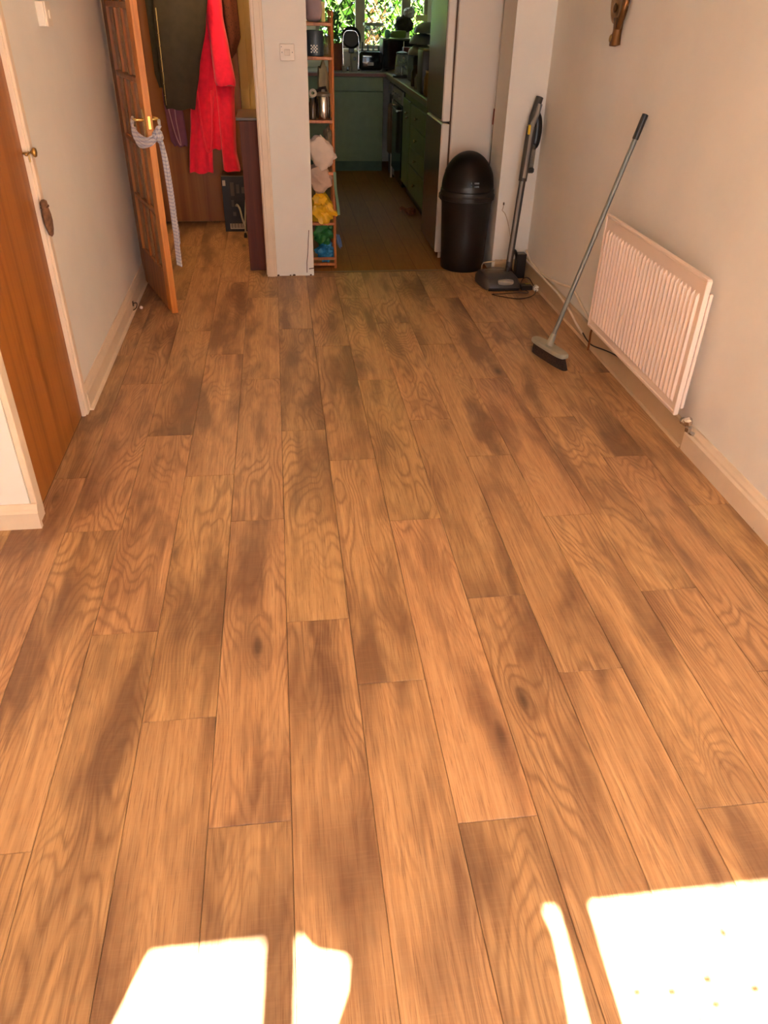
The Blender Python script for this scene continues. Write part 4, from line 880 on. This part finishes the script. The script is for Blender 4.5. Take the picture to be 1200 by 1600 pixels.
# ---------------- kitchen window ----------------
kw = thing('window_2', 'white framed kitchen window with diamond leaded panes', 'window', (1.05, 9.62, 1.12), kind='structure')
part('sill', GLOSS, kw, box, 0.44, 1.68, 9.50, 9.64, 1.095, 1.121, bev=0.004)
FW = mat('window_frame_paint', (150, 134, 112), 0.5)
for x0, x1 in ((0.461, 0.50), (0.885, 0.985), (1.38, 1.475), (1.62, 1.659)): part('mullion', FW, kw, box, x0, x1, 9.60, 9.66, 1.122, 2.049, bev=0.004)
for a, b in ((0.50, 0.885), (0.985, 1.38), (1.475, 1.62)):
    part('rail', FW, kw, box, a, b, 9.605, 9.655, 1.122, 1.155, bev=0.003); part('rail', FW, kw, box, a, b, 9.605, 9.655, 2.01, 2.049, bev=0.003)
    bm = bmesh.new(); LZ = 0.17; LX = 0.11
    for s in (1, -1):
        for k in range(-14, 22):
            # lines z = z0 + s*(x-a)*LZ/LX
            zc = 1.155+k*LZ; pts = []
            for x in (a, b): pts.append((x, zc+s*(x-a)*LZ/LX))
            (xa, za), (xb, zb) = pts
            lo, hi = 1.155, 2.01
            def cut(z): return xa+(z-za)*(xb-xa)/(zb-za)
            if min(za, zb) > hi or max(za, zb) < lo: continue
            qa, qb = (xa, za), (xb, zb)
            if qa[1] < lo: qa = (cut(lo), lo)
            if qa[1] > hi: qa = (cut(hi), hi)
            if qb[1] < lo: qb = (cut(lo), lo)
            if qb[1] > hi: qb = (cut(hi), hi)
            if math.dist(qa, qb) > 0.02: cyl(bm, (qa[0], 9.63, qa[1]), (qb[0], 9.63, qb[1]), 0.0045, seg=5)
    obj('leading', bm, mat('lead', (70, 66, 60), 0.5, metal=0.5), kw)
# ---------------- things on the kitchen worktop ----------------
ZT = 0.9455
def onto(name, label, cat, x, y, z=ZT): return thing(name, label, cat, (x, y, z))
def leaf_mesh(n, c, sx, sy, sz, L, seed, up=0.4):
    rnd = random.Random(seed); vs = []; fs = []
    for i in range(n):
        p = Vector((c[0]+rnd.gauss(0, 1)*sx, c[1]+rnd.gauss(0, 1)*sy, c[2]+rnd.uniform(-1, 1)*sz))
        d = Vector((rnd.uniform(-1, 1), rnd.uniform(-1, 1), rnd.uniform(-1, 1)+up)).normalized(); a, b = frame(d)
        l = L*rnd.uniform(0.6, 1.3); w_ = l*0.3; k = len(vs)
        vs += [p, p+d*l*0.5+a*w_, p+d*l, p+d*l*0.5-a*w_+b*w_*0.3]; fs.append((k, k+1, k+2, k+3))
    bm = bmesh.new(); V = [bm.verts.new(v) for v in vs]
    for f in fs: bm.faces.new([V[i] for i in f])
    return bm
t = onto('potted_herb', 'bushy herb in a terracotta pot on the left of the kitchen worktop', 'plant', 0.66, 9.2)
part('pot', mat('terracotta', (128, 70, 48), 0.8), t, lathe, [(0.045, 0), (0.062, 0.20), (0.07, 0.20), (0.07, 0.24), (0.06, 0.24), (0.055, 0.20)], (0.66, 9.2, ZT), 24, smooth=True)
obj('foliage', leaf_mesh(170, (0.65, 9.2, 1.33), 0.018, 0.024, 0.14, 0.05, 3), mat('herb_green', (70, 110, 44), 0.6), t)
part('stem', MATS['stem_green'], t, tube, [(0.66, 9.2, 1.15), (0.663, 9.2, 1.3), (0.655, 9.2, 1.45)], 0.004, 6, 4)
t = onto('dish_rack', 'chrome wire dish rack standing on the end worktop', 'dish rack', 0.79, 9.22)
bm = bmesh.new()
for i in range(7):
    y = 9.12+i*0.035
    tube(bm, [(0.715, y, ZT+0.002), (0.715, y, 1.25-i*0.004), (0.79, y, 1.30), (0.87, y, 1.25), (0.87, y, ZT+0.002)], 0.0025, 5, 4)
for x in (0.715, 0.87):
    for z in (0.99, 1.12): cyl(bm, (x, 9.11, z), (x, 9.34, z), 0.003, seg=6)
obj('wire_frame', bm, CHROME, t)
part('tray', mat('dark_tray', (52, 44, 36), 0.5), t, box, 0.70, 0.885, 9.10, 9.36, ZT, ZT+0.015, bev=0.004)
pn = thing('frying_pan', 'dark round pan propped upright in the dish rack', 'pan', (0.80, 9.16, 1.2))
part('pan_body', BLACKP, pn, lathe, [(0.085, 0), (0.10, 0.03), (0.097, 0.03), (0.08, 0.005)], (0.80, 9.19, 1.235), 32, (0, -1, 0.15), smooth=True)
part('pan_handle', BLACKP, pn, box, 0.775, 0.83, 9.17, 9.19, 1.10, 1.16, bev=0.006)
t = onto('grey_carton', 'pale grey carton with a round mark in front of the dish rack', 'box', 0.82, 9.06)
part('carton', mat('grey_card', (134, 126, 116), 0.6), t, box, 0.785, 0.855, 9.03, 9.08, ZT, 1.105, bev=0.002)
part('round_mark', mat('dark_blue_ink', (70, 70, 96), 0.6), t, lathe, [(0.018, 0), (0.018, 0.001)], (0.822, 9.03, 1.06), 18, (0, -1, 0))
for i, (x, y, z, r) in enumerate(((0.72, 9.03, 0.0, 0.028), (0.775, 9.01, 0.0, 0.02))):
    tag(obj('small_cup', BM(lathe, [(r*0.7, 0), (r, 0.03), (r, 0.05), (r*0.85, 0.05), (r*0.6, 0.006)], (x, y, ZT), 18), mat('cup_grey', (150, 140, 130), 0.4), smooth=True), ['larger pale cup on the worktop below the dish rack', 'smaller pale cup next to the grey carton'][i], 'cup')
t = onto('toaster', 'black toaster with a silver badge strip in the middle of the end worktop', 'toaster', 1.0, 9.1)
bm = bmesh.new(); box(bm, 0.875, 1.115, 9.03, 9.20, ZT+0.01, 1.125, bev=0.03, seg=3); obj('shell', bm, BLACKG, t, smooth=True)
part('badge_strip', CHROME, t, box, 0.91, 1.0, 9.026, 9.031, 1.075, 1.088, bev=0.002)
part('lever', MGREY, t, box, 0.955, 1.02, 9.018, 9.031, 1.0, 1.03, bev=0.004)
for y in (9.08, 9.14): part('slot', mat('slot_dark', (14, 12, 10), 0.9), t, box, 0.92, 1.07, y-0.012, y+0.012, 1.1235, 1.1265)
part('base', DGREY, t, box, 0.89, 1.10, 9.045, 9.185, ZT, ZT+0.011)
# microwave in the corner, with a pile on it
t = onto('microwave', 'dark microwave oven in the corner of the worktop', 'microwave', 1.37, 9.3)
part('case', mat('brown_black_case', (52, 38, 26), 0.4), t, box, 1.13, 1.60, 9.16, 9.50, ZT+0.01, 1.235, bev=0.008)
part('door', BLACKG, t, box, 1.14, 1.50, 9.150, 9.160, ZT+0.02, 1.225, bev=0.003)
part('handle', CHROME, t, cyl, (1.345, 9.14, 1.16), (1.345, 9.14, 1.215), 0.006)
for x in (1.18, 1.55): part('foot', RUBBER, t, cyl, (x, 9.2, ZT), (x, 9.2, ZT+0.012), 0.012)
cushion('green_tub', (1.30, 9.25, 1.272), (0.085, 0.06, 0.035), 0, mat('green_tub', (96, 116, 26), 0.5), 'lime green tub on top of the microwave', 'tub', 21, 0.6, 0.05)
cushion('dark_cloth', (1.365, 9.33, 1.36), (0.095, 0.07, 0.07), 0, mat('brown_black_cloth', (50, 36, 24), 0.9), 'dark brown cloth heaped on the microwave', 'cloth', 22, 0.1, 0.3)
cushion('pale_bag', (1.42, 9.32, 1.46), (0.055, 0.05, 0.045), 0, mat('pale_plastic_bag', (176, 168, 166), 0.5), 'pale plastic bag on top of the dark cloth', 'bag', 23, 0.1, 0.4)
cushion('mint_bottle', (1.185, 9.24, 1.275), (0.03, 0.03, 0.04), 0, mat('mint_bottle', (90, 150, 122), 0.3), 'mint green bottle end on the left of the microwave top', 'bottle', 24, 0.3, 0.1)
GL = mat('clear_glass', (190, 200, 190), 0.08, alpha=0.42, var=0.1)
t = onto('cake_stand', 'glass stand with a pale green rim behind the toaster', 'glass', 1.03, 9.35)
part('bowl', GL, t, lathe, [(0.04, 0), (0.012, 0.02), (0.012, 0.30), (0.06, 0.36), (0.105, 0.40), (0.10, 0.40), (0.05, 0.352)], (1.05, 9.35, ZT), 28, smooth=True)
part('rim', mat('pale_green_rim', (150, 160, 120), 0.4), t, lathe, [(0.10, 0), (0.108, 0.0), (0.108, 0.022), (0.10, 0.022)], (1.05, 9.35, ZT+0.398), 28, cap=False, smooth=True)
for i, (x, y, r, h, c, lab) in enumerate(((0.93, 9.33, 0.025, 0.25, (120, 92, 86), 'slim brown bottle right of the dish rack'), (0.985, 9.27, 0.024, 0.24, (120, 130, 140), 'bluish bottle behind the toaster'), (1.095, 9.25, 0.026, 0.22, (96, 140, 110), 'greenish bottle behind the right end of the toaster'))):
    tag(obj('bottle', BM(lathe, [(r, 0), (r, h*0.6), (r*0.4, h*0.75), (r*0.4, h*0.97), (r*0.45, h)], (x, y, ZT), 18), mat('bottle_glass_%d' % i, c, 0.12, alpha=0.7), smooth=True), lab, 'bottle')
# side run: kettle, bowls, coffee machine, etc (on the right worktop)
t = onto('glass_kettle', 'glass kettle holding blue-tinted water on the right worktop', 'kettle', 1.22, 8.42)
kx, ky = 1.225, 8.42
part('jug', GL, t, lathe, [(0.072, 0), (0.072, 0.01), (0.060, 0.14), (0.055, 0.17), (0.052, 0.17), (0.057, 0.14), (0.068, 0.015)], (kx, ky, ZT+0.025), 28, smooth=True)
part('water', mat('blue_water', (84, 108, 170), 0.1, alpha=0.95), t, lathe, [(0.066, 0), (0.062, 0.055)], (kx, ky, ZT+0.04), 28, smooth=True)
part('base', BLACKP, t, lathe, [(0.085, 0), (0.085, 0.018), (0.07, 0.025)], (kx, ky, ZT), 28, smooth=True)
part('lid', BLACKP, t, lathe, [(0.056, 0), (0.056, 0.012), (0.02, 0.022), (0.004, 0.024)], (kx, ky, ZT+0.196), 24, smooth=True)
part('handle', BLACKP, t, tube, [(kx+0.05, ky-0.02, ZT+0.20), (kx+0.10, ky-0.03, ZT+0.21), (kx+0.115, ky-0.03, ZT+0.12), (kx+0.075, ky-0.02, ZT+0.05)], 0.011, 10, 6, smooth=True)
part('light_strip', CHROME, t, box, kx-0.004, kx+0.004, ky-0.078, ky-0.074, ZT+0.01, ZT+0.10)
tag(obj('red_box', B(1.26, 1.36, 8.55, 8.65, ZT, 1.19, bev=0.004), mat('dark_red_tin', (110, 34, 20), 0.5)), 'dark red tin box behind the glass kettle', 'box')
# crate holding upturned bowls
t = onto('dark_crate', 'dark crate carrying upturned bowls on the right worktop', 'crate', 1.45, 8.0)
part('crate_body', mat('dark_crate', (48, 34, 22), 0.7), t, box, 1.24, 1.50, 7.80, 8.15, ZT, 1.16, bev=0.01)
part('front_label', mat('dull_paper', (100, 84, 60), 0.7), t, box, 1.28, 1.35, 7.796, 7.80, 1.0, 1.08)
def bowl(z, x, y, r, m, lab):
    tag(obj('bowl', BM(lathe, [(r, 0), (r*1.02, 0.006), (r*0.93, r*0.35), (r*0.6, r*0.62), (r*0.3, r*0.68), (r*0.28, r*0.72)], (x, y, z), 28), m, smooth=True), lab, 'bowl', 'upturned bowls on the crate')
bowl(1.161, 1.33, 7.97, 0.115, mat('celadon', (150, 150, 122), 0.35), 'pale celadon bowl, lowest of the upturned bowls')
bowl(1.246, 1.34, 7.97, 0.115, mat('slate_bowl', (104, 110, 116), 0.35), 'slate grey bowl in the middle of the upturned stack')
bowl(1.331, 1.38, 7.97, 0.115, mat('blue_grey_bowl', (120, 126, 130), 0.35), 'blue-grey bowl, topmost of the upturned stack')
t = onto('coffee_machine', 'tall black coffee machine near the fridge end of the worktop', 'coffee machine', 1.28, 6.95)
bm = bmesh.new(); box(bm, 1.165, 1.36, 6.88, 7.12, ZT, 1.25, bev=0.012, seg=2); obj('case', bm, BLACKP, t, smooth=True)
part('top_plate', mat('olive_plate', (110, 96, 50), 0.5), t, box, 1.17, 1.355, 6.885, 7.115, 1.2505, 1.256)
part('label', mat('cream_label', (178, 160, 116), 0.6), t, box, 1.23, 1.25, 6.876, 6.8805, 1.10, 1.15)
t = onto('ribbed_jar', 'olive-brown ribbed jar beside the coffee machine', 'jar', 1.23, 6.72)  # a lidded jar, not a board
part('jar_body', mat('amber_ribbed', (118, 92, 44), 0.3), t, lathe, [(0.042, 0), (0.048, 0.02), (0.048, 0.13), (0.036, 0.155), (0.036, 0.165)], (1.205, 6.72, ZT), 20, smooth=True)
part('lid', CHROME, t, lathe, [(0.038, 0), (0.038, 0.015), (0.03, 0.018)], (1.205, 6.72, ZT+0.165), 20, smooth=True)
for i, (x, y, r, h, c, lab) in enumerate(((1.22, 7.55, 0.035, 0.16, (70, 50, 32), 'squat dark jar behind the coffee machine'), (1.30, 7.50, 0.03, 0.22, (92, 70, 44), 'taller brown bottle behind the coffee machine'), (1.21, 7.33, 0.03, 0.11, (120, 116, 104), 'small grey pot on the front edge of the right worktop'))):
    tag(obj('jar', BM(lathe, [(r, 0), (r*1.05, 0.01), (r*1.05, h*0.7), (r*0.6, h*0.85), (r*0.6, h)], (x, y, ZT), 18), mat('jar_col_%d' % i, c, 0.25), smooth=True), lab, 'jar')
tag(obj('note_card', B(1.53, 1.655, 9.560, 9.5795, 1.385, 1.44), mat('cream_note', (206, 196, 140), 0.7)), 'small cream card pinned beside the kitchen window', 'card')

# ---------------- garden beyond the kitchen window ----------------
tag(obj('lawn', B(-8, 10, 9.72, 24, -0.15, -0.05), mat('grass_ground', (96, 124, 48), 0.95, var=0.3, sc=6)), 'green lawn beyond the kitchen window', 'lawn', kind='structure')
hg = [tag(obj('hedge_foliage', leaf_mesh(14000, (1.2, 15.0, 2.1), 1.2, 0.30, 2.3, 0.22, 11), mat('sunlit_leaves', (84, 112, 34), 0.6, var=0.4, sc=3)), 'sunlit leafy hedge seen through the kitchen window', 'hedge', kind='stuff')]
tag(obj('garden_shrub', leaf_mesh(420, (1.88, 13.1, 1.5), 0.16, 0.10, 0.9, 0.12, 12), mat('bright_lime_leaves', (96, 140, 24), 0.6, var=0.3, sc=3)), 'lime green shrub in front of the hedge', 'shrub', kind='stuff')
tag(obj('garden_shrub', leaf_mesh(300, (1.36, 12.2, 0.9), 0.16, 0.10, 0.6, 0.12, 14), mat('dry_leaves', (124, 84, 50), 0.7, var=0.3, sc=3)), 'russet dry shrub in front of the hedge', 'shrub', kind='stuff')
